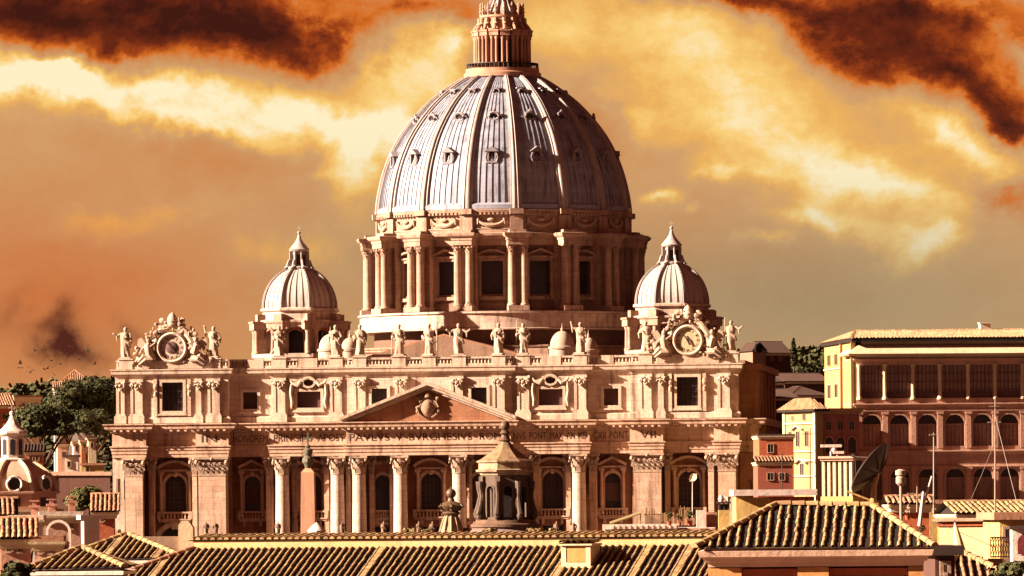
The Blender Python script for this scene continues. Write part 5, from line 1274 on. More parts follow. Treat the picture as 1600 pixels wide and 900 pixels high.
for py, h, o in ((704, 0.7, 0.5), (728, 0.6, 0.4), (630, 0.7, 0.5), (641, 0.4, 0.3), (786, 0.6, 0.4), (560, 0.5, 0.45)):
    z = lz(py); m.sweep([(0, 10), (0, 0), (w, 0)], [(0, z - h), (o*0.5, z - h*0.6), (o, z - h*0.3), (o, z), (0, z + 0.05)])
m.build('string_course', PINK, t)
for p in edges:      # colonnettes and pilasters between the bays
    x = lx(p)
    c = MB(); c.lathe([(0.5, lz(624)), (0.5, lz(621)), (0.33, lz(619)), (0.28, lz(575)), (0.42, lz(572)), (0.5, lz(569))], x, -0.12, 10); c.build('colonnette', CREAM, t)
    for za, zb in ((700, 643), (783, 730)):
        c = MB(); c.box(x - 0.45, x + 0.45, -0.32, -0.004, lz(za), lz(zb)); c.box(x - 0.6, x + 0.6, -0.42, -0.005, lz(zb + 4), lz(zb)); c.build('pilaster', mat('palace_pilaster', (0.52, 0.28, 0.20), streak=0.5), t)
for p in A1:
    for zb, zs in ((781, 747), (697, 663)):
        g = MB(); g.add([(x, 0.75, z) for x, z in arch(lx(p), hw, lz(zb), lz(zs), 10)], [tuple(range(13))]); wi = g.build('arched_window', PANE if not (p == 1363 and zs == 663) else PINK, t)
        f = MB(); arch_ring(f, lx(p), hw + 0.003, 0.32, lz(zb), lz(zs), -0.18, 0.1)
        f.build('arch_frame', PINK, wi)
        b = MB()
        for i in range(1, 5): x = lx(p) - hw + 2*hw*i/5; b.box(x - 0.06, x + 0.06, 0.6, 0.7, lz(zb), lz(zs))
        b.box(lx(p) - hw, lx(p) + hw, 0.58, 0.72, lz(zs) - 0.1, lz(zs) + 0.1); b.build('mullion', BRICKR, wi)
        u = MB(); u.add([(x, 0.73, z) for x, z in [(lx(p) + hw*0.98*math.cos(PI*i/10), lz(zs) + 0.1 + hw*0.96*math.sin(PI*i/10)) for i in range(11)]], [tuple(range(11))]); u.build('fanlight', GLASS, wi)
for e0, e1 in zip(edges, edges[1:]):
    x0, x1 = lx(e0 + 3), lx(e1 - 3); g = MB(); g.box(x0, x1, 0.4, 0.45, lz(622), lz(570)); wi = g.build('loggia_window', PANE, t)
    b = MB()
    for i in range(1, 6): x = x0 + (x1 - x0)*i/6; b.box(x - 0.05, x + 0.05, 0.28, 0.38, lz(622), lz(570))
    for q_ in (583, 596, 609): b.box(x0, x1, 0.27, 0.37, lz(q_) - 0.05, lz(q_) + 0.05)
    b.box(x0, x1, 0.2, 0.26, lz(622), lz(612)); b.build('mullion', SHUT, wi)
m = MB(); m.sweep([(0.6, 9.0), (0.6, 0), (w, 0)], [(-0.4, Z3 - 0.2), (0.1, Z3 + 0.2), (0.8, Z3 + 0.5), (2.0, lz(555)), (2.3, lz(552.5)), (0.1, lz(539)), (-0.5, lz(538)), (-0.5, lz(530))]); m.build('cornice', CREAM, t)
# left flank in yellow plaster with windows, and roof
FL = 33.0
m = MB(); m.box(-0.35, -0.01, 0.3, FL, 0, lz(531, 1337)); m.build('flank_wall', FLANK, t)
m = MB(); m.box(-0.75, -0.1, 12.4, 13.2, 0, lz(533, 1337)); m.box(-0.8, -0.3, 0.25, 0.8, 0, lz(533, 1337)); m.build('quoin_strip', mat('brown_strip', (0.30, 0.14, 0.06)), t)
M = Matrix.Translation((-0.36, 0, 0)) @ Matrix.Rotation(R(-90), 4, 'Z')
for d in (19.5, 27.5):
    window(t, -d, lz(566, 1337), 3.4, 1.9, M=M, fm=OCHRE); window(t, -d, lz(618, 1337), 3.4, 2.4, M=M, fm=CREAM)
m = MB(); m.box(-0.6, -0.34, 13.3, FL, lz(573, 1337), lz(571, 1337)); m.build('string_course', CREAM, t)
tb, bb = MB(), MB(); ze = lz(529, 1340); zr = ze + 1.7
tiled_face(tb, bb, [(-0.9, -1.2, ze), (w, -1.2, ze), (w, 17, zr), (2.6, 17, zr)], (0, -1, -0.3), 0.62, 0.22, 1.2, 3)
tiled_face(tb, bb, [(-0.9, -1.2, ze), (2.6, 17, zr), (-0.9, 34.0, ze)], (-1, 0, -0.3), 0.62, 0.22, 1.2, 4)
tiled_face(tb, bb, [(-0.9, 34.0, ze), (2.6, 17, zr), (w, 17, zr), (w, 34.0, ze)], (0, 1, -0.3), 0.62, 0.22, 1.2, 5)
ridge_tiles(tb, (2.6, 17, zr), (w, 17, zr), 0.3, 1.0); ridge_tiles(tb, (2.6, 17, zr), (-0.9, -1.2, ze), 0.3, 1.0)
bb.box(-0.85, w, -1.15, 33.9, ze - 0.55, ze - 0.05)
r = bb.build('roof', TILEB, t); tb.build('roof_tiles', PROOF, r)
# taller roof block behind, right end
x0 = lx(1450); m = MB(); m.box(x0, w, 20, 31, 0, lz(521, 1560)); m.build('rear_block', OCHRE, t)
tb, bb = MB(), MB(); ze2 = lz(520, 1560)
tiled_face(tb, bb, [(x0 - 1, 19.4, ze2 - 0.6), (w, 19.4, ze2 - 0.6), (w, 26, ze2 + 1.3), (x0 + 8, 26, ze2 + 1.3)], (0, -1, -0.3), 0.62, 0.22, 1.2, 3); bb.box(x0 - 0.9, w, 19.5, 31, ze2 - 1.0, ze2 - 0.65)
r = bb.build('rear_roof', TILEB, t); tb.build('roof_tiles', PROOF, r)
m = MB(); xx = lx(1581); m.box(xx - 0.9, xx + 0.9, 24, 26, ze2 - 0.5, lz(499, 1580)); m.box(xx - 1.1, xx + 1.1, 23.8, 26.2, lz(499, 1580), lz(497.5, 1580)); m.build('chimney', WHITE, t)
# lower wing and small yellow tower
Y2 = 1085; a2 = W(1275, 640, Y2); k2 = Y2/F; rz2 = R(24)
t = thing('tower_house', 'small yellow tower house with tiled cap and shaded red wing beside palace', 'house', (a2.x, Y2, 0), rz2)
zt = a2.z; L_ = 12.5
def z2(py): return W(1260, py, Y2).z
m = MB(); m.box(0, 1.3, 0, L_, 0, zt); m.build('wall', mat('yellow_plaster', (0.27, 0.195, 0.08), (0.15, 0.085, 0.03), streak=0.45), t)
m = MB(); m.box(1.3, 8.6, 0.6, 12, 0, z2(647)); m.build('wing_wall', mat('wing_plaster', (0.26, 0.10, 0.075), streak=0.5), t)
m = MB(); m.box(1.31, 8.8, 0.1, 12.4, z2(647), z2(643)); m.box(1.32, 9.0, -0.2, 12.5, z2(642.9), z2(638)); m.build('wing_roof', PROOF, t)
for x in (2.7, 4.9, 7.1):
    window(t, x, z2(672), 1.0, 1.5, 0.59); g = MB(); g.add([(xx, 0.55, z) for xx, z in arch(x, 0.75, z2(708), z2(690), 8)], [tuple(range(11))]); wi = g.build('arched_window', GLASS, t); f = MB(); arch_ring(f, x, 0.753, 0.25, z2(708), z2(690), 0.4, 0.62); f.build('window_frame', BRICKR, wi)
M = Matrix.Rotation(R(-90), 4, 'Z')
for d, py, ww, hh in ((4.5, 656, 1.1, 1.1), (9, 656, 0.6, 0.8), (3.6, 697, 1.3, 2.6), (7.0, 697, 1.3, 2.6), (10, 697, 1.0, 2.6), (5.5, 742, 1.4, 2.0)): window(t, -d, z2(py), ww, hh, M=M)
m = MB(); m.M = M
for py in (662, 706, 720, 745): m.box(-L_ + 0.1, -0.1, -0.3, -0.002, z2(py), z2(py - 2.2))
m.box(-0.9, -0.05, -0.22, -0.003, 0, zt); m.box(-L_, -L_ + 0.8, -0.22, -0.003, 0, zt); gable_bar(m, -7.0, z2(668) - 0.4, 2.0, 0.7, 0.25, -0.5, -0.02); gable_bar(m, -5.5, z2(721) - 0.4, 2.2, 0.8, 0.3, -0.6, -0.02); m.build('string_course', CREAM, t)
tb, bb = MB(), MB(); o = 0.9; zr = zt + 2.0
for i, (pl, dn) in enumerate((([(-o, -o, zt), (1.3 + o, -o, zt), (0.65, 3, zr)], (0, -1, -.3)), ([(-o, L_ + o, zt), (-o, -o, zt), (0.65, 3, zr), (0.65, L_ - 3, zr)], (-1, 0, -.3)), ([(1.3 + o, -o, zt), (1.3 + o, L_ + o, zt), (0.65, L_ - 3, zr), (0.65, 3, zr)], (1, 0, -.3)))): tiled_face(tb, bb, pl, dn, 0.5, 0.18, 0.9, i)
bb.box(-o + 0.05, 1.3 + o - 0.05, -o + 0.05, L_ + o - 0.05, zt - 0.3, zt - 0.03); r = bb.build('roof', TILEB, t); tb.build('roof_tiles', PROOF, r)
# buildings between basilica and tower
house('low red orange house with one pale window right of the basilica', 1186, 1240, 681, 1040, 14, RED, 'flat', DROOF, 0.03, [(1204, 707, 9, 13)], cornice=True)
house('dark red house with small white framed windows below the red orange one', 1184, 1238, 722, 960, 10, mat('deep_red_plaster', (0.26, 0.07, 0.04)), 'gable', TILER, 0.03, [(1204, 750, 10, 11), (1222, 750, 8, 11)], rh=0.8)
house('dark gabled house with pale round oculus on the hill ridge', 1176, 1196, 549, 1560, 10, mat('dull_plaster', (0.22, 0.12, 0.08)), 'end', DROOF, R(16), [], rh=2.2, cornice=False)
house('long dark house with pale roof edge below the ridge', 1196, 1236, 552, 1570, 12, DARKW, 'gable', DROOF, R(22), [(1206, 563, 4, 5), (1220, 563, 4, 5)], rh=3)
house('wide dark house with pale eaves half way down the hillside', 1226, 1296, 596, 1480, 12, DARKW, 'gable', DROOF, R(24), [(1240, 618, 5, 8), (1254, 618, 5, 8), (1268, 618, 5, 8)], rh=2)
house('dark shaded house with two faintly lit windows beside the basilica flank', 1186, 1226, 598, 1440, 12, DARKW, 'flat', DROOF, R(24), [(1199, 622, 8, 9), (1215, 622, 6, 9)])
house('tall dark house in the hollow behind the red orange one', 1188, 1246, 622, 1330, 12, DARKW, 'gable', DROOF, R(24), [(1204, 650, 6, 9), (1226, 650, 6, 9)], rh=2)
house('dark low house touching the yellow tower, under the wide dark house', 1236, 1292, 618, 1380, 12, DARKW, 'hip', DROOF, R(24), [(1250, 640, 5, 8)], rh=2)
pc = W(1185.5, 543.5, 1559); m = MB(); m.M = Matrix.Translation(pc) @ Matrix.Rotation(R(16), 4, 'Z')
tt = [2*PI*i/12 for i in range(13)]; m.tube([(1.0*math.cos(a_), 0, 1.0*math.sin(a_)) for a_ in tt], 0.3, 6); m.prism([(0.8*math.cos(a_), 0.8*math.sin(a_)) for a_ in tt[:12]], 0, 0.3)
hs = [o for o in bpy.data.objects if o.get('label', '').startswith('dark gabled house')][0]
ob = m.build('oculus', TILEB); ob.parent = hs; ob.matrix_parent_inverse = (Matrix.Translation(hs.location) @ Matrix.Rotation(R(16), 4, 'Z')).inverted()

# ================================================================== square: obelisk
Y = 950; c = W(482, 800, Y)
t = thing('obelisk', 'pink granite obelisk with bronze cross on top in front of the facade', 'obelisk', (c.x, Y, 0), R(-5))
def zp(py): return W(482, py, Y).z
m = MB(); hw0, hw1 = 1.2, 0.97; z0, z1, z2_ = 6, zp(738), zp(727)
m.box(-2.2, 2.2, -2.2, 2.2, 0, 2.0); m.box(-1.7, 1.7, -1.7, 1.7, 2.0, 5.6)
m.add([(-hw0, -hw0, z0), (hw0, -hw0, z0), (hw0, hw0, z0), (-hw0, hw0, z0), (-hw1, -hw1, z1), (hw1, -hw1, z1), (hw1, hw1, z1), (-hw1, hw1, z1), (0, 0, z2_)], [(0,1,5,4), (1,2,6,5), (2,3,7,6), (3,0,4,7), (4,5,8), (5,6,8), (6,7,8), (7,4,8)]); m.build('shaft', mat('pink_granite', (0.40, 0.20, 0.12), (0.17, 0.07, 0.04), sc=2, streak=0.5), t)
m = MB(); m.lathe([(0.5, zp(731)), (0.55, zp(727)), (0.9, zp(722)), (0.85, zp(716)), (0.5, zp(712)), (0.7, zp(708)), (0.75, zp(703)), (0.3, zp(700)), (0.45, zp(697)), (0.12, zp(694))], 0, 0, 10); m.box(-0.12, 0.12, -0.12, 0.12, zp(695), zp(676)); m.box(-0.75, 0.75, -0.1, 0.1, zp(686), zp(683.5))
for i in range(6): a = PI/3*i; m.tube([(0, 0, zp(711)), (1.0*math.cos(a), 0.1, zp(711) + 1.0*math.sin(a))], [0.18, 0.04], 5)
m.build('bronze_cross', mat('green_bronze', (0.10, 0.085, 0.06), rough=0.5), t)

# ================================================================== church lantern and urn standing before the facade
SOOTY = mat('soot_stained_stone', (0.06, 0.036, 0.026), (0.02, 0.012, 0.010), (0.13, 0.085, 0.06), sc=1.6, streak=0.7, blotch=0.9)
Y = 520; c = W(790, 800, Y)
t = thing('church_lantern', 'dark weathered octagonal church lantern with ball finial before the pediment', 'lantern', (c.x, Y, 0), R(6))
def zp(py): return W(790, py, Y).z
m = MB()
m.lathe([(9, 8), (8.5, zp(900)), (7.2, zp(870)), (5, zp(845)), (3.2, zp(832)), (2.7, zp(826))], 0, 0, 24); dm = m.build('dome', mat('dark_lead', (0.16, 0.11, 0.10), rough=0.6), t)
m = MB(); m.lathe([(2.75, zp(832)), (2.75, zp(824)), (2.9, zp(823)), (2.9, zp(819)), (2.6, zp(818)), (2.45, zp(812)), (1.0, zp(811))], 0, 0, 32); m.build('base', mat('lantern_base', (0.14, 0.075, 0.045), (0.05, 0.025, 0.018), streak=0.6), t)
oct_ = dict(n=8, smooth=False, ph=PI/8)
m = MB(); m.lathe([(1.2, zp(812)), (1.2, zp(742))], 0, 0, **oct_); m.build('core_shadow', mat('core_shade', (0.035, 0.02, 0.018)), t).name = 'dark_core'  # black core stands for the shade inside the open lantern
for i in range(8):
    g = MB(); g.M = Matrix.Rotation(2*PI*i/8, 4, 'Z'); hw = 1.93*math.tan(PI/8)
    g.panel(rect(-hw, hw, zp(812), zp(742)), [arch(0, 0.34, zp(808), zp(766), 8)], -1.93, 0.35); arch_ring(g, 0, 0.343, 0.13, zp(808), zp(766), -2.02, -1.9)
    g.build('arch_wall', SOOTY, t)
    b = MB(); b.M = Matrix.Rotation(PI/8 + 2*PI*i/8, 4, 'Z')
    b.prism([(-0.2, zp(812)), (0.2, zp(812)), (0.2, zp(744)), (-0.2, zp(744))], -2.22, -1.9)
    b.tube([(0, -2.35, zp(811)), (0, -2.55, zp(803)), (0, -2.35, zp(790)), (0, -2.2, zp(775)), (0, -2.3, zp(762)), (0, -2.3, zp(752))], [0.2, 0.24, 0.2, 0.16, 0.2, 0.24], 8); b.ball((0, -2.45, zp(806)), 0.28, 8, 6)
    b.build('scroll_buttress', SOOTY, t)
m = MB(); m.lathe([(1.9, zp(744)), (2.15, zp(742)), (2.2, zp(739)), (2.5, zp(737)), (2.55, zp(734)), (2.3, zp(733)), (2.28, zp(724)), (2.45, zp(722)), (2.45, zp(720))], 0, 0, **oct_); m.build('cornice', mat('lantern_cornice', (0.36, 0.25, 0.155), (0.08, 0.045, 0.03), streak=0.8, blotch=0.9), t)
RP = fine([(2.4, zp(720)), (2.0, zp(716)), (1.45, zp(709)), (0.95, zp(702)), (0.6, zp(695)), (0.42, zp(690))])
m = MB(); m.lathe(RP, 0, 0, **oct_); m.s = [False]*len(m.f); r = m.build('roof', mat('lantern_roof', (0.25, 0.15, 0.08), (0.06, 0.03, 0.018), streak=0.8, blotch=0.8, sc=2), t)
m = MB(); m.lathe([(0.42, zp(690)), (0.55, zp(688)), (0.4, zp(685)), (0.3, zp(680)), (0.45, zp(677)), (0.25, zp(672))], 0, 0, 12); m.ball((0, 0, zp(665.5)), 0.42, 14, 10); m.build('finial', mat('dark_bronze', (0.10, 0.055, 0.03), rough=0.5), t)
Y = 500; c = W(705, 800, Y)
t = thing('stone_urn', 'dark bronze topped stone urn with round ball, left of the church lantern', 'urn', (c.x, Y, 0), 0)
def zp(py): return W(705, py, Y).z
m = MB(); m.lathe([(0.95, 8), (0.95, zp(832)), (0.85, zp(826)), (0.62, zp(812)), (0.5, zp(806))], 0, 0, 12)
for i in range(10): a = 2*PI*i/10; m.tube([(0.95*math.sin(a), -0.95*math.cos(a), zp(833)), (0.75*math.sin(a), -0.75*math.cos(a), zp(818)), (0.5*math.sin(a), -0.5*math.cos(a), zp(806))], [0.14, 0.12, 0.08], 6)
m.build('pedestal', mat('urn_stone', (0.30, 0.20, 0.12), streak=0.7), t)
m = MB(); m.lathe([(0.5, zp(807)), (0.75, zp(802)), (0.6, zp(799)), (0.85, zp(795)), (1.0, zp(790)), (0.7, zp(786)), (0.3, zp(783)), (0.22, zp(778))], 0, 0, 14)
for i in range(6): a = 2*PI*i/6; m.tube([(0.7*math.sin(a), -0.7*math.cos(a), zp(796)), (1.05*math.sin(a), -1.05*math.cos(a), zp(791)), (0.9*math.sin(a), -0.9*math.cos(a), zp(787))], [0.16, 0.14, 0.08], 6)
m.ball((0, 0, zp(771)), 0.4, 12, 9); m.tube([(0, 0, zp(764)), (0.1, 0, zp(760))], [0.14, 0.03], 6); m.build('bowl', mat('dark_bronze', (0.10, 0.055, 0.03)), t)

# ================================================================== long tiled house in the foreground
RD = Vector((0.97, -0.245, 0)).normalized(); DN = Vector((-0.245, -0.97, 0)).normalized()
PT = R(20); slope = Vector((DN.x*math.cos(PT), DN.y*math.cos(PT), -math.sin(PT)))
A0 = W(302, 857, 237.7)
B0 = A0 + RD*20.5
t = thing('tiled_house', 'long low house with weathered yellow brown tile roof across the bottom', 'house', (A0.x, A0.y, 0))
org = Vector((A0.x, A0.y, 0))
def V3(p): return Vector(p) - org
LEN = 4.2
A1 = A0 + slope*LEN; hipx = A1 - RD*3.1; 
tb, bb = MB(), MB()
tiled_face(tb, bb, [V3(A0), V3(B0), V3(B0 + slope*LEN), V3(hipx)], slope, 0.262, 0.053, 0.42, 11, flatcols=0.11)
back = A0 - DN*3.2 - RD*3.1; back.z = hipx.z
tiled_face(tb, bb, [V3(A0), V3(hipx), V3(back)], -RD + Vector((0, 0, -0.3)), 0.262, 0.058, 0.42, 12)
lr = bb.build('lower_roof', TILEB, t); tb.build('roof_tiles', TILE, lr)
hb = MB(); ridge_tiles(hb, V3(A0), V3(hipx), 0.13, 0.4); hb.build('hip_tiles', TILER, lr)
m = MB(); h1 = 0.29
def slab(mb, P, z0, z1):
    n = len(P); mb.add([(p[0], p[1], z0) for p in P] + [(p[0], p[1], z1) for p in P], [(i, (i+1) % n, n + (i+1) % n, n + i) for i in range(n)] + [tuple(range(n, 2*n)), tuple(reversed(range(n)))])
q0, q1 = V3(A0), V3(B0)
slab(m, [q0, q1, q1 - DN*5, q0 - DN*5], q0.z - 3, q0.z + h1); m.build('upper_wall', mat('cream_yellow_plaster', (0.52, 0.335, 0.155), streak=0.35), t)
m = MB(); e0, e1 = V3(hipx), V3(B0 + slope*LEN); s0 = e0 - DN*0.3 + RD*0.3; slab(m, [s0, e1 - DN*0.3, e1 - DN*9, s0 - DN*8], 0, e0.z - 0.1); m.build('wall', OCHRE, t)
tb, bb = MB(), MB()
u0 = q0 + DN*0.06 - RD*0.2 + Vector((0, 0, h1 + 0.02)); u1 = q1 + DN*0.06 + Vector((0, 0, h1 + 0.02)); up = -DN*2.2 + Vector((0, 0, 0.16))
tiled_face(tb, bb, [u0, u1, u1 + up, u0 + up], DN + Vector((0, 0, -0.07)), 0.275, 0.092, 1.3, 13, cap=True)
for i in range(2): bb.add([u0 - Vector((0, 0, 0.03)), u1 - Vector((0, 0, 0.03)), u1 + up, u0 + up], [(0, 1, 2, 3)]) if i == 0 else None
ur = bb.build('upper_roof', TILEB, t); tb.build('roof_tiles', TILE, ur)
# dormer box on the lower slope
cc = V3(A0 + RD*15.3 + slope*1.75)
t2 = thing('roof_dormer', 'small cream roof dormer with orange shutter on the long tiled roof', 'dormer', org + cc, math.atan2(RD.y, RD.x))
m = MB(); m.box(-0.55, 0.55, -0.45, 1.0, -0.6, 0.62); m.build('wall', CREAM, t2)
m = MB(); m.box(-0.36, 0.36, -0.5, -0.45, 0.02, 0.52); m.build('shutter', mat('orange_shutter', (0.55, 0.22, 0.07), streak=0.4), t2)
m = MB(); m.box(-0.55, -0.37, -0.52, -0.452, -0.45, 0.6); m.box(0.37, 0.55, -0.52, -0.452, -0.45, 0.6); m.box(-0.37, 0.37, -0.52, -0.452, -0.3, 0.0); m.box(-0.62, 0.62, -0.6, 1.05, 0.623, 0.7); m.build('frame', CREAM, t2)
tb, bb = MB(), MB(); tiled_face(tb, bb, [(-0.66, -0.62, 0.72), (0.66, -0.62, 0.72), (0.66, 1.1, 0.8), (-0.66, 1.1, 0.8)], (0, -1, -.1), 0.26, 0.09, 0.4, 3); r = bb.build('roof', TILEB, t2); tb.build('roof_tiles', TILE, r)

# hipped roofs at the left bottom
def hip_house(label, apex, eavel, eaver, Y, run, seed, wall=OCHRE, back=None, turn=0.0, spacing=0.262, mt=None):
    "apex/eavel/eaver: photo pixels; the apex stands 'run' metres behind the eave"
    E0 = W(*eavel, Y); E1 = W(*eaver, Y - turn); P = W(*apex, Y + run)
    zz = min(E0.z, E1.z)
    t = thing('hipped_house', label, 'house', (E0.x, Y, 0)); og = Vector((E0.x, Y, 0))
    tb, bb = MB(), MB(); a, b, p = E0 - og, E1 - og, P - og
    mid = (a + b)/2; dn = Vector((mid.x - p.x, mid.y - p.y, mid.z - p.z))
    ed = (b - a).normalized(); pr = Vector((ed.y, -ed.x, 0)); pr = pr if pr.y < 0 else -pr
    tiled_face(tb, bb, [p, a, b], pr + Vector((0, 0, -0.3)), spacing, spacing*0.225, 0.42, seed, flatcols=0.1)
    bk = p*2 - mid; bk = Vector((bk.x, bk.y, b.z))
    a2 = a + (bk - mid)*1.0; b2 = b + (bk - mid)*1.0; a2.z = a.z; b2.z = b.z
    tiled_face(tb, bb, [p, b, b2], ed + Vector((0, 0, -0.3)), spacing, spacing*0.225, 0.42, seed + 1)
    tiled_face(tb, bb, [p, a2, a], -ed + Vector((0, 0, -0.3)), spacing, spacing*0.225, 0.42, seed + 2)
    r = bb.build('roof', TILEB, t); tb.build('roof_tiles', mt or TILE, r)
    h = MB(); ridge_tiles(h, p, a, 0.13, 0.4); ridge_tiles(h, p, b, 0.13, 0.4); h.build('hip_tiles', TILE, r)
    w = MB(); i0 = pr*-0.3; slab(w, [a + i0 + ed*0.3, b + i0 - ed*0.3, b2 - i0 - ed*0.3, a2 - i0 + ed*0.3], 0, min(a.z, b.z) - 0.06); w.build('wall', wall, t)
    g = MB(); g.sweep([(a2 - i0*0).to_2d(), (a - i0*0).to_2d(), (b - i0*0).to_2d(), (b2 - i0*0).to_2d()], [(-0.5, min(a.z, b.z) - 0.22), (-0.05, min(a.z, b.z) - 0.2), (-0.02, min(a.z, b.z) - 0.08), (-0.3, min(a.z, b.z) - 0.03)]); g.build('gutter', WHITE, r)
hip_house('small tile roofed house with pale hip lines, lowest at the left bottom', (128, 855), (40, 890), (194, 886), 215, 2.2, 51, turn=0.83, wall=DARKW)
hip_house('tile roofed house between the lowest left roof and the long tiled house', (199, 834), (92, 874), (290, 872), 252, 2.6, 57, turn=1.1, wall=DARKW)

# ================================================================== hipped building bottom right
Y = 175; E0, E1 = W(1086, 855, Y), W(1460, 853, Y - 0.35); RL, RR = W(1213, 788, Y + 3.0), W(1362, 790, Y + 2.85)
og = Vector((E0.x, Y, 0)); t = thing('hipped_building', 'hip roofed building with pink cornice and orange brick piers bottom right', 'house', og)
a, b, p, q_ = E0 - og, E1 - og, RL - og, RR - og
ed = (b - a).normalized(); pr = Vector((ed.y, -ed.x, 0)); pr = pr if pr.y < 0 else -pr
b.z = a.z + (b.z - a.z); tb, bb = MB(), MB()
tiled_face(tb, bb, [a, b, q_, p], pr + Vector((-0.04, 0, -0.4)), 0.262, 0.052, 0.36, 71, flatcols=0.1)
a2 = a - pr*6.2; b2 = b - pr*6.2
tiled_face(tb, bb, [a2, a, p], -ed + Vector((0, 0, -.4)), 0.262, 0.074, 0.36, 72); tiled_face(tb, bb, [b, b2, q_], ed + Vector((0, 0, -.4)), 0.262, 0.074, 0.36, 73)
tiled_face(tb, bb, [b2, a2, p, q_], -pr + Vector((0, 0, -.4)), 0.262, 0.074, 0.36, 74)
r = bb.build('roof', TILEB, t); tb.build('roof_tiles', TILE, r)
h = MB(); ridge_tiles(h, p, a, 0.11, 0.36); ridge_tiles(h, q_, b, 0.11, 0.36); ridge_tiles(h, p, q_, 0.11, 0.36); h.build('hip_tiles', TILE, r)
i0 = -pr; A_, B_ = a + i0*0.3 + ed*0.35, b + i0*0.3 - ed*0.3; zt = min(a.z, b.z)
A2_, B2_ = A_ + i0*5.5, B_ + i0*5.5
m = MB(); m.sweep([A2_.to_2d(), A_.to_2d(), B_.to_2d(), B2_.to_2d()], [(-0.2, zt - 0.55), (0.0, zt - 0.54), (0.02, zt - 0.42), (0.1, zt - 0.4), (0.14, zt - 0.3), (0.24, zt - 0.26), (0.28, zt - 0.1), (0.1, zt - 0.08), (0.1, zt - 0.02), (-0.3, zt - 0.015)]); m.build('cornice', mat('pink_cornice', (0.60, 0.38, 0.27), streak=0.25), t)
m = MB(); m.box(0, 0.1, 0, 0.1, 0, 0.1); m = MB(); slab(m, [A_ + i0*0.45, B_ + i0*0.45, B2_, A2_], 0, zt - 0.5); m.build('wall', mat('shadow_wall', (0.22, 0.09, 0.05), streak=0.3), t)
L_ = (B_ - A_).length; rzb = math.atan2(ed.y, ed.x)
for f0, f1 in ((0.0, 0.155), (0.415, 0.56), (0.93, 1.0)):
    m = MB(); slab(m, [A_ + ed*L_*f0 + i0*0.02, A_ + ed*L_*f1 + i0*0.02, A_ + ed*L_*f1 + i0*0.5, A_ + ed*L_*f0 + i0*0.5], 0, zt - 0.56); m.build('pier', mat('orange_brick', (0.52, 0.24, 0.08), (0.32, 0.12, 0.04), courses=(0.3, 0.09), sc=3), t)
for f0, f1 in ((0.158, 0.412), (0.563, 0.927)):
    m = MB(); slab(m, [A_ + ed*L_*f0 + i0*0.1, A_ + ed*L_*f1 + i0*0.1, A_ + ed*L_*f1 + i0*0.44, A_ + ed*L_*f0 + i0*0.44], zt - 0.79, zt - 0.6); m.build('lintel', RED, t)
# things behind that roof
house('mustard house with flat white slab roof behind the hipped building', 1146, 1272, 781, 255, 5, OCHRE, 'none', None, R(1), [], cornice=False) if False else None
Y = 250; a = W(1150, 776, Y); b = W(1272, 776, Y); t = thing('mustard_house', 'mustard house with flat white slab roof behind the hipped building', 'house', (a.x, Y, 0)); w = b.x - a.x
m = MB(); m.box(0, w, 0, 4, 0, a.z - 0.03); m.build('wall', OCHRE, t)
m = MB(); m.box(-0.12, w + 0.1, -0.5, 4.2, a.z + 0.03, a.z + 0.27); m.build('roof_slab', mat('pale_slab', (0.56, 0.43, 0.38), streak=0.3), t)
m = MB(); m.box(1.3, w, -0.3, -0.1, a.z - 0.12, a.z - 0.02)
for i in range(9): m.ball((1.4 + i*0.2, -0.28, a.z - 0.12), (0.09, 0.06, 0.09), 8, 5)
m.build('eave_tiles', RED, t)
Y = 235; a = W(1121, 815, Y); c = W(1131.5, 830, Y); t = tag(bpy.data.objects.new('chimney', None), 'mustard chimney with black slotted cap left of the mustard house', 'chimney'); C.objects.link(t); t.location = (c.x, Y, 0)
zt = W(1131, 797, Y).z
m = MB(); m.box(-0.21, 0.21, -0.2, 0.2, 8, zt); m.build('shaft', OCHRE, t)
m = MB()
for sx in (-0.2, -0.03, 0.14): m.box(sx, sx + 0.06, -0.19, 0.19, zt, zt + 0.24)
m.box(-0.26, 0.26, -0.25, 0.25, zt + 0.24, zt + 0.31); m.box(-0.18, 0.18, -0.1, 0.1, zt + 0.001, zt + 0.23); m.build('cap', METAL, t)
m = MB(); m.lathe([(0.08, zt + 0.31), (0.12, zt + 0.42), (0.05, zt + 0.55)], -0.1, 0, 8); m.lathe([(0.07, zt + 0.31), (0.1, zt + 0.4), (0.14, zt + 0.5)], 0.14, 0, 8); m.build('pot', WHITE, t)

# roof terrace between long roof and hipped building
Y = 300; a, b = W(945, 822, Y), W(1118, 822, Y); t = thing('terrace_house', 'pale roof terrace house with reed fences right of the long tiled roof', 'house', (a.x, Y, 0)); w = b.x - a.x; zt = a.z; k = Y/F
m = MB(); m.box(0, w, 0, 6, 0, zt - 0.16); m.build('wall', PINK, t)
m = MB(); m.box(-0.1, w*0.66, -0.15, 0.25, zt - 0.16, zt + 0.08); m.box(0, w, 0.26, 6, zt - 0.155, zt - 0.1)
for i in range(12): m.box(0.3 + i*0.27, 0.42 + i*0.27, -0.22, -0.15, zt - 0.14, zt + 0.02)
m.build('parapet', WHITE, t)
m = MB()
qq = random.Random(5)
for i in range(46):
    x = w*0.37 + i*0.033*1.4; h = qq.uniform(0.72, 0.95) if i < 10 or i > 34 else qq.uniform(0.55, 0.62); m.box(x, x + 0.03, 1.0 + qq.uniform(0, 0.05), 1.06, zt, zt + h)
m.box(w*0.36, w*0.76, 1.061, 1.09, zt + 0.5, zt + 0.56); m.build('reed_fence', mat('reed', (0.36, 0.22, 0.12), sc=4, streak=0.6), t)
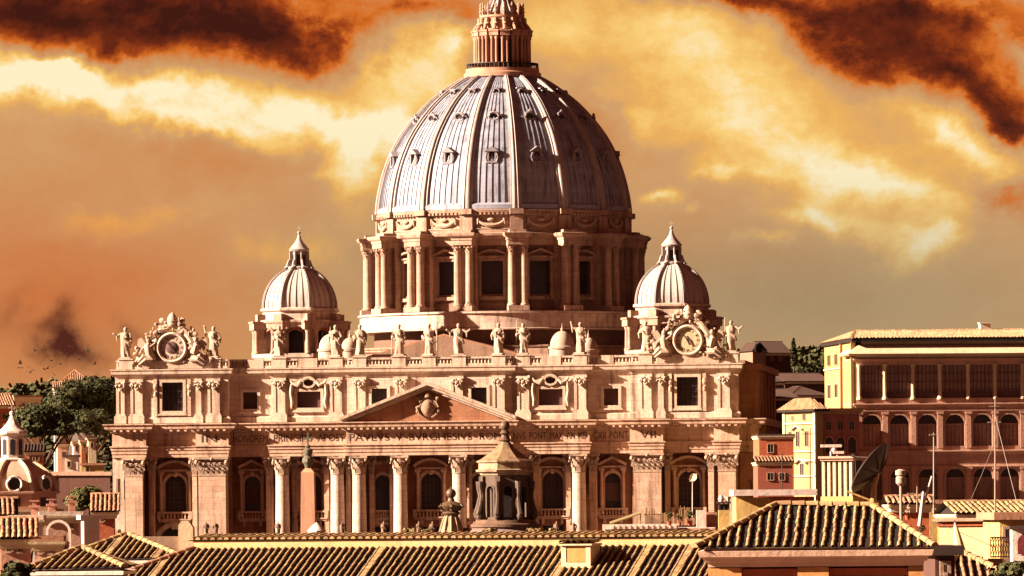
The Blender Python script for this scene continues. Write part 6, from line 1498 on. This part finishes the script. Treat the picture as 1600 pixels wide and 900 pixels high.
m = MB(); m.add([(0.25, 0.6, zt + 0.12), (1.75, 0.6, zt + 0.62), (1.75, 1.6, zt + 0.7), (0.25, 1.6, zt + 0.2), (0.25, 0.6, zt + 0.06), (1.75, 0.6, zt + 0.56), (1.75, 1.6, zt + 0.64), (0.25, 1.6, zt + 0.14)], [(0,1,2,3), (7,6,5,4), (0,4,5,1), (3,2,6,7), (1,5,6,2)]); m.tube([(1.7, 0.7, zt), (1.7, 0.7, zt + 0.58)], 0.03, 6); m.build('awning', mat('green_awning', (0.17, 0.12, 0.05)), t)
m = MB(); m.box(w*0.83, w*0.91, 0.3, 0.7, zt - 0.15, zt + 0.72); m.build('white_post', WHITE, t)
m = MB(); m.box(w*0.92, w*1.02, 0.8, 1.6, zt - 0.1, zt + 0.62); m.box(w*0.62, w*0.82, 1.5, 1.7, zt, zt + 0.35); m.build('brick_wall', BRICKR, t)
def potplant(px, py, Y, hpx, label, seed, m_=None):
    q = random.Random(seed); p = W(px, py, Y); k = Y/F; h = hpx*k
    t = thing('potted_plant', label, 'plant', (p.x, Y, p.z)); a = MB(); a.lathe([(h*0.13, 0), (h*0.18, h*0.28), (h*0.2, h*0.3), (h*0.15, h*0.3)], 0, 0, 10); a.build('pot', RED, t)
    b = MB(); leaves(b, q, (0, 0, h*0.65), (h*0.3, h*0.3, h*0.4), 160, h*0.07, 0, 5); b.build('leaves', m_ or LEAFG, t)
potplant(1046, 821, 299.5, 22, 'tallest potted plant at the terrace reed fence', 1); potplant(1062, 821, 299.4, 17, 'short potted plant beside the right end of the reed fence', 2); potplant(1078, 821, 299.6, 26, 'bushy potted plant left of the white terrace post', 3)

# rows of small statues of the colonnade and clutter behind the ridge
for i, px in enumerate((322, 337, 434, 535, 600, 655, 676, 741, 870, 897)):
    o = statue_mesh(300 + i, rnd.choice(['dd', 'cd', 'hc', 'uh']), None, 5.4).build('statue', mat('grey_statue', (0.20, 0.12, 0.08), streak=0.6), None, W(px, 835, 800), (0, 0, 0.1)); o.scale = (0.3, 0.3, 0.3)
    b = W(px, 835, 800); m = MB(); m.box(-1.0, 1.0, -0.9, 0.9, -b.z/0.3, -0.2); m.box(-1.3, 1.3, -1.1, 1.1, -0.6, -0.26); m.build('pedestal', STONEP, o)
    tag(o, 'small weathered statue poking up over the long roof ridge', 'statue', 'colonnade statues behind the ridge')
b = W(495, 838, 600); t = thing('stone_finial', 'squat pillar with white rounded cap on the ridge line below the obelisk', 'finial', (b.x, 600, 0))
m = MB(); m.box(-0.75, 0.75, -0.7, 0.7, 0, b.z + 0.4); m.build('pillar', PINK, t); m = MB(); m.lathe([(0.9, b.z + 0.4), (0.9, b.z + 0.55), (0.6, b.z + 0.9), (0.2, b.z + 1.2), (0.02, b.z + 1.35)], 0, 0, 10); m.build('cap', WHITE, t)
b = W(268, 842, 560); t = thing('arched_rooftop', 'low house with pale rounded gable seen through the left passage arch', 'house', (b.x, 560, 0))
m = MB(); m.prism([(0.6, 8), (2.0, 8), (1.9, 16.3), (1.5, 16.9), (0.9, 16.9), (0.6, 16.5)], 0, 3); m.build('gable', CREAM, t); m = MB(); m.box(-4, 3.2, 0.3, 4, 0, b.z + 0.2); m.build('wall', DIRTY, t)
for i, (px, w_, sd) in enumerate(((640, 30, 1), (668, 26, 2), (725, 30, 3), (765, 26, 4), (838, 34, 5), (862, 24, 6))):
    bush(px, 829, 500, w_*0.7, 7, ['olive shrub on the ridge line left of the urn', 'small olive shrub touching the urn pedestal', 'shrub between the urn and the church lantern', 'shrub at the left foot of the church lantern', 'wide shrub at the right foot of the church lantern', 'rightmost olive shrub on the ridge right of the church lantern'][i], 60 + sd, mat('olive_leaves', (0.22, 0.15, 0.06), bump=0), 300, size=0.11)

# ================================================================== satellite dish and loggia chimney
Y = 245; c = W(1360, 731, Y); k = Y/F
t = thing('satellite_dish', 'large dark satellite dish tilted up left behind the hipped roof', 'dish', (c.x, Y, c.z))
nrm = Vector((-0.76, 0.30, 0.57)).normalized(); Mx = nrm.to_track_quat('Z', 'Y').to_matrix().to_4x4()
m = MB(); m.M = Mx; Rr = 45*k
m.lathe([(0.001, -0.30), (Rr*0.3, -0.265), (Rr*0.6, -0.17), (Rr*0.85, -0.05), (Rr, 0.04), (Rr*1.02, 0.05), (Rr*1.02, 0.0), (Rr*0.86, -0.1), (Rr*0.6, -0.22), (Rr*0.3, -0.32), (0.001, -0.36)], 0, 0, 40); m.build('reflector', METAL, t)
m = MB(); m.M = Mx
for i in range(8): a = 2*PI*i/8; m.tube([(Rr*0.12*math.cos(a), Rr*0.12*math.sin(a), -0.4), (Rr*0.5*math.cos(a), Rr*0.5*math.sin(a), -0.29), (Rr*0.98*math.cos(a), Rr*0.98*math.sin(a), -0.02)], 0.03, 5)
m.build('back_rib', METAL, t)
m = MB(); m.M = Mx
for i in range(3): a = 2*PI*i/3 + 0.5; m.tube([(Rr*0.9*math.cos(a), Rr*0.9*math.sin(a), 0.0), (0, 0, 0.75)], 0.018, 5)
m.lathe([(0.05, 0.68), (0.08, 0.74), (0.08, 0.88), (0.04, 0.9)], 0, 0, 8); m.build('feed_horn', METAL, t)
m = MB(); d = nrm*-0.36; m.tube([(d.x, d.y, d.z), (0.12, -0.1, -0.7), (0.1, 0, -1.4)], [0.09, 0.11, 0.12], 8); m.tube([(0.1, 0, -1.3), (-0.5, -0.2, -1.45)], 0.05, 6); m.tube([(0.1, 0, -1.3), (-0.9, 0.1, -0.9)], 0.04, 6); m.tube([(0.05, 0, -1.3), (0.5, -0.1, -2.4)], 0.04, 6); m.box(-0.1, 0.3, -0.15, 0.15, -3.2, -1.35); m.build('mount', mat('ochre_metal', (0.34, 0.20, 0.07), rough=0.5), t)
Y = 290; a, b = W(1284, 720, Y), W(1333, 720, Y); t = thing('roof_pavilion', 'cream roof pavilion with tall dark slots left of the satellite dish', 'pavilion', (a.x, Y, 0), -0.35); w = b.x - a.x; zt = a.z; zb = W(1284, 776, Y).z
m = MB(); m.box(0.0, w, 0.35, 1.6, zb, zt); m.build('dark_core', mat('core_shade', (0.035, 0.02, 0.018)), t)  # black core gives the slots their shade by colour
n = 6
for i in range(n):
    x = w*i/(n - 0.5); m = MB(); m.box(x, x + w*0.09, 0, 0.34, zb, zt); m.build('pier', CREAM, t)
m = MB(); m.box(-0.05, w + 0.1, -0.1, 1.7, zt, zt + 0.1); m.box(-0.12, w + 0.16, -0.18, 1.8, zt + 0.1, zt + 0.2); m.build('cornice', PINK, t); m = MB(); m.box(-0.05, w + 0.05, -0.06, 1.7, 0, zb); m.build('wall', OCHRE, t)
qq = random.Random(9); p = W(1299, 706, Y); t = thing('roof_equipment', 'white boxes and small antenna dish on top of the cream roof pavilion', 'equipment', (p.x, Y + 0.6, zt + 0.2))
m = MB(); m.box(-0.45, 0.5, -0.15, 0.15, 0.42, 0.55); m.box(0.1, 0.6, -0.2, 0.1, 0.12, 0.24); m.tube([(0, 0, 0), (0, 0, 0.45)], 0.04, 6); m.tube([(0.3, 0, 0), (0.3, 0, 0.15)], 0.04, 6); m.ball((0.15, -0.1, 0.3), (0.12, 0.1, 0.12), 8, 6); m.build('box', WHITE, t)
# ================================================================== masts, poles, vents
def mast(px, py0, py1, Y, r, label, name='antenna_mast', m_=None, lean=0, bars=()):
    a, b = W(px, py0, Y), W(px + lean, py1, Y); t = thing(name, label, 'antenna' if 'antenna' in name else 'pole', (a.x, Y, a.z))
    d = b - a; m = MB(); m.tube([(0, 0, 0), d*0.5, d], [r, r*0.85, r*0.6], 8); m.build('pole', m_ or METAL, t)
    for f, ln in bars:
        c = MB(); z = d.z*f; c.tube([(-ln, 0, z), (ln, 0.02, z)], r*0.5, 5)
        for i in range(5): x = -ln + 2*ln*(i + 0.5)/5; c.tube([(x, -0.2, z + 0.02), (x, 0.25, z + 0.02)], r*0.3, 4)
        c.build('crossbar', m_ or METAL, t)
    return t
GREYM = flat('grey_pole', (0.24, 0.18, 0.14), 0.5)
mast(1459, 805, 676, 300, 0.045, 'slim grey antenna mast left of the tall lattice mast', m_=GREYM, bars=((0.97, 0.2),))
mast(1555, 812, 622, 310, 0.045, 'tallest pale antenna mast with guy wires at right', m_=GREYM, bars=((0.93, 0.25), (0.80, 0.35)))
mast(1437, 822, 768, 290, 0.10, 'short white leaning pole beside slim grey mast', 'leaning_pole', WHITE, 6); mast(1440, 800, 744, 291, 0.06, 'long white slanted pole crossing the slim grey mast', 'leaning_pole', WHITE, 16)
mast(1433, 800, 760, 300, 0.04, 'short antenna with one wide crossbar left of the white leaning poles', bars=((0.72, 0.5), (0.55, 0.35)), m_=GREYM)
mast(1222, 825, 708, 260, 0.03, 'thin dark antenna mast in front of the yellow tower house', bars=((0.86, 0.3), (0.7, 0.4)))
mast(1266, 768, 668, 262, 0.025, 'thin dark antenna mast at the corner of the yellow tower house', bars=((0.9, 0.35), (0.45, 0.25)))
mast(1082, 815, 745, 310, 0.03, 'thin mast with pale round antenna on the roof terrace', bars=((0.9, 0.12),), m_=WHITE)
p = W(1083, 746, 309); m = MB(); m.M = Matrix.Translation(p) @ Vector((-0.4, -0.85, 0.3)).to_track_quat('Z', 'Y').to_matrix().to_4x4(); m.lathe([(0.001, -0.1), (0.16, -0.05), (0.2, 0.02), (0.21, 0.0), (0.14, -0.09), (0.001, -0.13)], 0, 0, 16); m.tube([(0, 0, -0.1), (0.1, 0.25, -0.2)], 0.02, 5); tag(m.build('antenna_dish', CREAM), 'small cream round dish on a thin terrace mast before the facade', 'dish')
for i, (px0, py0, px1, py1, lab) in enumerate(((1555, 690, 1512, 792, 'long guy wire running down left from the tallest mast'), (1555, 650, 1590, 790, 'guy wire running down right from the tallest mast'), (1462, 815, 1592, 868, 'dark cable sagging across the yellow facade at right'))):
    a, b = W(px0, py0, 310 if i < 2 else 255), W(px1, py1, 306 if i < 2 else 250); m = MB(); mid = (a + b)/2 - Vector((0, 0, 0.05)); m.tube([a, mid, b], 0.013, 5); tag(m.build('cable', METAL if i == 2 else GREYM), lab, 'cable')
a = W(1408, 800, 280); t = thing('vent_pipe', 'pale vent pipe with barrel shaped cowl right of the satellite dish', 'vent', (a.x, 280, a.z)); h = W(1408, 755, 280).z - a.z
m = MB(); m.tube([(0, 0, -1), (0, 0, h)], 0.07, 8); m.build('pipe', GREYM, t); m = MB(); m.lathe([(0.12, h - 0.1), (0.22, h), (0.22, h + 0.25), (0.16, h + 0.32), (0.24, h + 0.36), (0.24, h + 0.55), (0.1, h + 0.62)], 0, 0, 12); m.build('cowl', mat('grey_cowl', (0.30, 0.22, 0.17)), t)

# ================================================================== houses at the right edge
house('low orange roofed house below the palace, behind the vent pipe', 1395, 1452, 788, 420, 5, RED, 'gable', TILER, 0.02, [(1410, 800, 6, 8)], rh=0.5, spacing=0.35)
house('cream house with long tiled roof under the palace loggias', 1500, 1640, 803, 400, 8, CREAM, 'gable', TILE, R(6), [(1530, 826, 8, 14), (1590, 826, 8, 14)], rh=0.75, spacing=0.35)
house('pale yellow block with flat roof just below the palace', 1452, 1520, 787, 470, 5, OCHRE, 'flat', TILER, R(3), [(1480, 800, 6, 8)], cornice=False)
Y = 260; a, b = W(1464, 815, Y), W(1556, 815, Y); t = thing('yellow_house', 'bright yellow house with red trimmed cream front at right', 'house', (a.x, Y, 0), -0.15); w = b.x - a.x; zt = a.z
m = MB(); m.box(0, w, 0, 5, 0, zt); m.build('wall', OCHRE, t)
m = MB(); m.box(0.1, w*0.86, -0.05, -0.003, zt - 1.45, zt - 0.2); m.build('front_panel', mat('pale_yellow', (0.68, 0.58, 0.30), streak=0.3), t)
m = MB(); m.box(0.0, w*0.98, -0.1, -0.004, zt - 0.19, zt - 0.02); m.box(w*0.87, w*0.93, -0.1, -0.004, zt - 1.6, zt - 0.195); m.build('red_trim', RED, t)
m = MB(); m.box(-0.15, w + 0.1, -0.2, 5.1, zt + 0.003, zt + 0.12); m.build('roof', PINK, t)
house('yellow house with dark red door cut off at the right edge', 1562, 1650, 812, 250, 6, OCHRE, 'flat', TILER, R(2), [(1574, 842, 8, 16)], cornice=False)
Y = 240; a = W(1592, 866, Y); t = thing('red_cabin', 'dark red cabin with white frame at the right edge', 'cabin', (a.x, Y, 0)); k = Y/F; zt = W(1592, 826, Y).z
m = MB(); m.box(-0.25, 1.2, 0, 1, 0, zt); m.build('wall', WHITE, t); m = MB(); m.add([(x, -0.03, z) for x, z in arch(0.35, 0.4, a.z, zt - 0.55, 8)], [tuple(range(11))]); m.build('door', mat('dark_red_door', (0.16, 0.02, 0.02)), t)
m = MB(); m.box(-0.35, 1.3, -0.15, 1.1, zt, zt + 0.1); m.build('roof', METAL, t)
Y = 246; a = W(1548, 872, Y); t = thing('iron_railing', 'white ornamental railing on the terrace left of the red cabin', 'railing', (a.x, Y, a.z)); k = Y/F
m = MB()
for i in range(9):
    x = i*0.1; m.tube([(x, 0, 0), (x, 0, 0.8)], 0.02, 5)
    if i < 8: m.tube([(x, 0, 0.1), (x + 0.08, 0, 0.35), (x, 0, 0.6), (x + 0.08, 0, 0.78)], 0.018, 5)
m.tube([(0, 0, 0.8), (0.8, 0, 0.8)], 0.03, 5); m.tube([(0, 0, 0.05), (0.8, 0, 0.05)], 0.03, 5); m.build('rail', WHITE, t)
m = MB(); m.box(-0.1, 1.0, -0.1, 1.0, -a.z, -0.02); m.build('base', DIRTY, t)
Y = 230; a = W(1492, 816, Y); b = W(1506, 872, Y); t = thing('closed_parasol', 'closed cream parasol leaning on the yellow house at right', 'parasol', (b.x, Y, b.z - 0.6)); d = a - Vector((b.x, Y, b.z - 0.6))
m = MB(); m.tube([(0, 0, -0.3), d*1.04], 0.025, 6); m.build('pole', METAL, t)
m = MB(); m.tube([d*0.32, d*0.45, d*0.7, d*0.92, d], [0.20, 0.22, 0.15, 0.07, 0.02], 9); m.build('canopy', mat('cream_canvas', (0.62, 0.45, 0.24), sc=3, streak=0.5), t)
hip_house('broken brown tile roof low in the bottom right corner', (1500, 862), (1462, 905), (1580, 900), 200, 2.0, 81, BRICKR, mt=TILER)
house('dark narrow house in the shadow right of the hipped building', 1461, 1492, 868, 190, 4, DARKW, 'flat', METAL, R(3), [(1477, 895, 8, 14)], cornice=False)
Y = 205; a = W(1532, 872, Y); m = MB(); b = W(1566, 905, Y - 2); 
m.tube([a, b], 0.05, 7); tag(m.build('wooden_pole', CREAM), 'pale slanted timber pole over the broken brown roof', 'pole')
bush(1590, 892, 200, 60, 26, 'dark plant at the lower right corner under the red cabin', 91, LEAF, 900, size=0.08)
potplant(1440, 846, 200, 26, 'leafy potted plant behind the right hip of the hipped roof', 14); potplant(1418, 812, 285, 24, 'dry potted plant right of the satellite dish', 15, mat('dry_leaves', (0.34, 0.22, 0.14)))

# ================================================================== birds
BIRDS = [(54, 548, 1.0, .2), (66, 547, .9, -.3), (31, 568, 1, .3), (29, 575, .7, 0), (35, 575, .6, 0), (44, 574, .6, .3), (47, 582, .9, -.2), (53, 578, .6, 0), (69, 577, .8, .2), (74, 576, .8, -.4), (80, 564, 1, .1), (82, 574, .8, -.3),
         (85, 586, .7, .6), (82, 590, .7, .2), (94, 569, 1, -.1), (103, 553, .5, 0), (110, 542, .7, .2), (104, 562, .7, -.5), (124, 562, .8, .1), (137, 548, 1, .3), (147, 558, .7, -.2), (155, 555, .6, .2), (148, 569, .8, 0), (152, 585, .6, .6), (76, 598, .5, .2)]
for i, (px, py, s, r_) in enumerate(BIRDS):
    q = random.Random(i); p = W(px, py, 640); m = MB(); s *= 0.36
    m.tube([(-0.62*s, 0, 0), (-0.3*s, 0, 0.04*s), (0.2*s, 0, 0.06*s), (0.52*s, 0, 0.04*s), (0.72*s, 0, 0.03*s)], [0.08*s, 0.15*s, 0.2*s, 0.12*s, 0.02*s], 7)
    up = q.uniform(0.2, 0.9)
    for sg in (-1, 1):
        v = [(-0.2*s, sg*0.12*s, 0.1*s), (0.25*s, sg*0.12*s, 0.1*s), (0.3*s, sg*0.7*s, (0.1 + up*0.7)*s), (-0.1*s, sg*0.75*s, (0.1 + up*0.65)*s), (-0.05*s, sg*1.45*s, (0.1 + up*0.9)*s)]
        m.add(v + [(x, y, z - 0.03*s) for x, y, z in v], [(0, 1, 2, 3), (3, 2, 4), (8, 7, 6, 5), (9, 7, 8), (0, 3, 8, 5), (1, 6, 7, 2), (2, 7, 9, 4), (4, 9, 8, 3)])
    o = m.build('bird', METAL, None, p, (r_, q.uniform(-0.3, 0.3), R(60) + q.uniform(-0.7, 0.7)))
    tag(o, 'tiny dark bird flying in the flock before the smoky cloud at left', 'bird', 'birds flying left of the basilica')
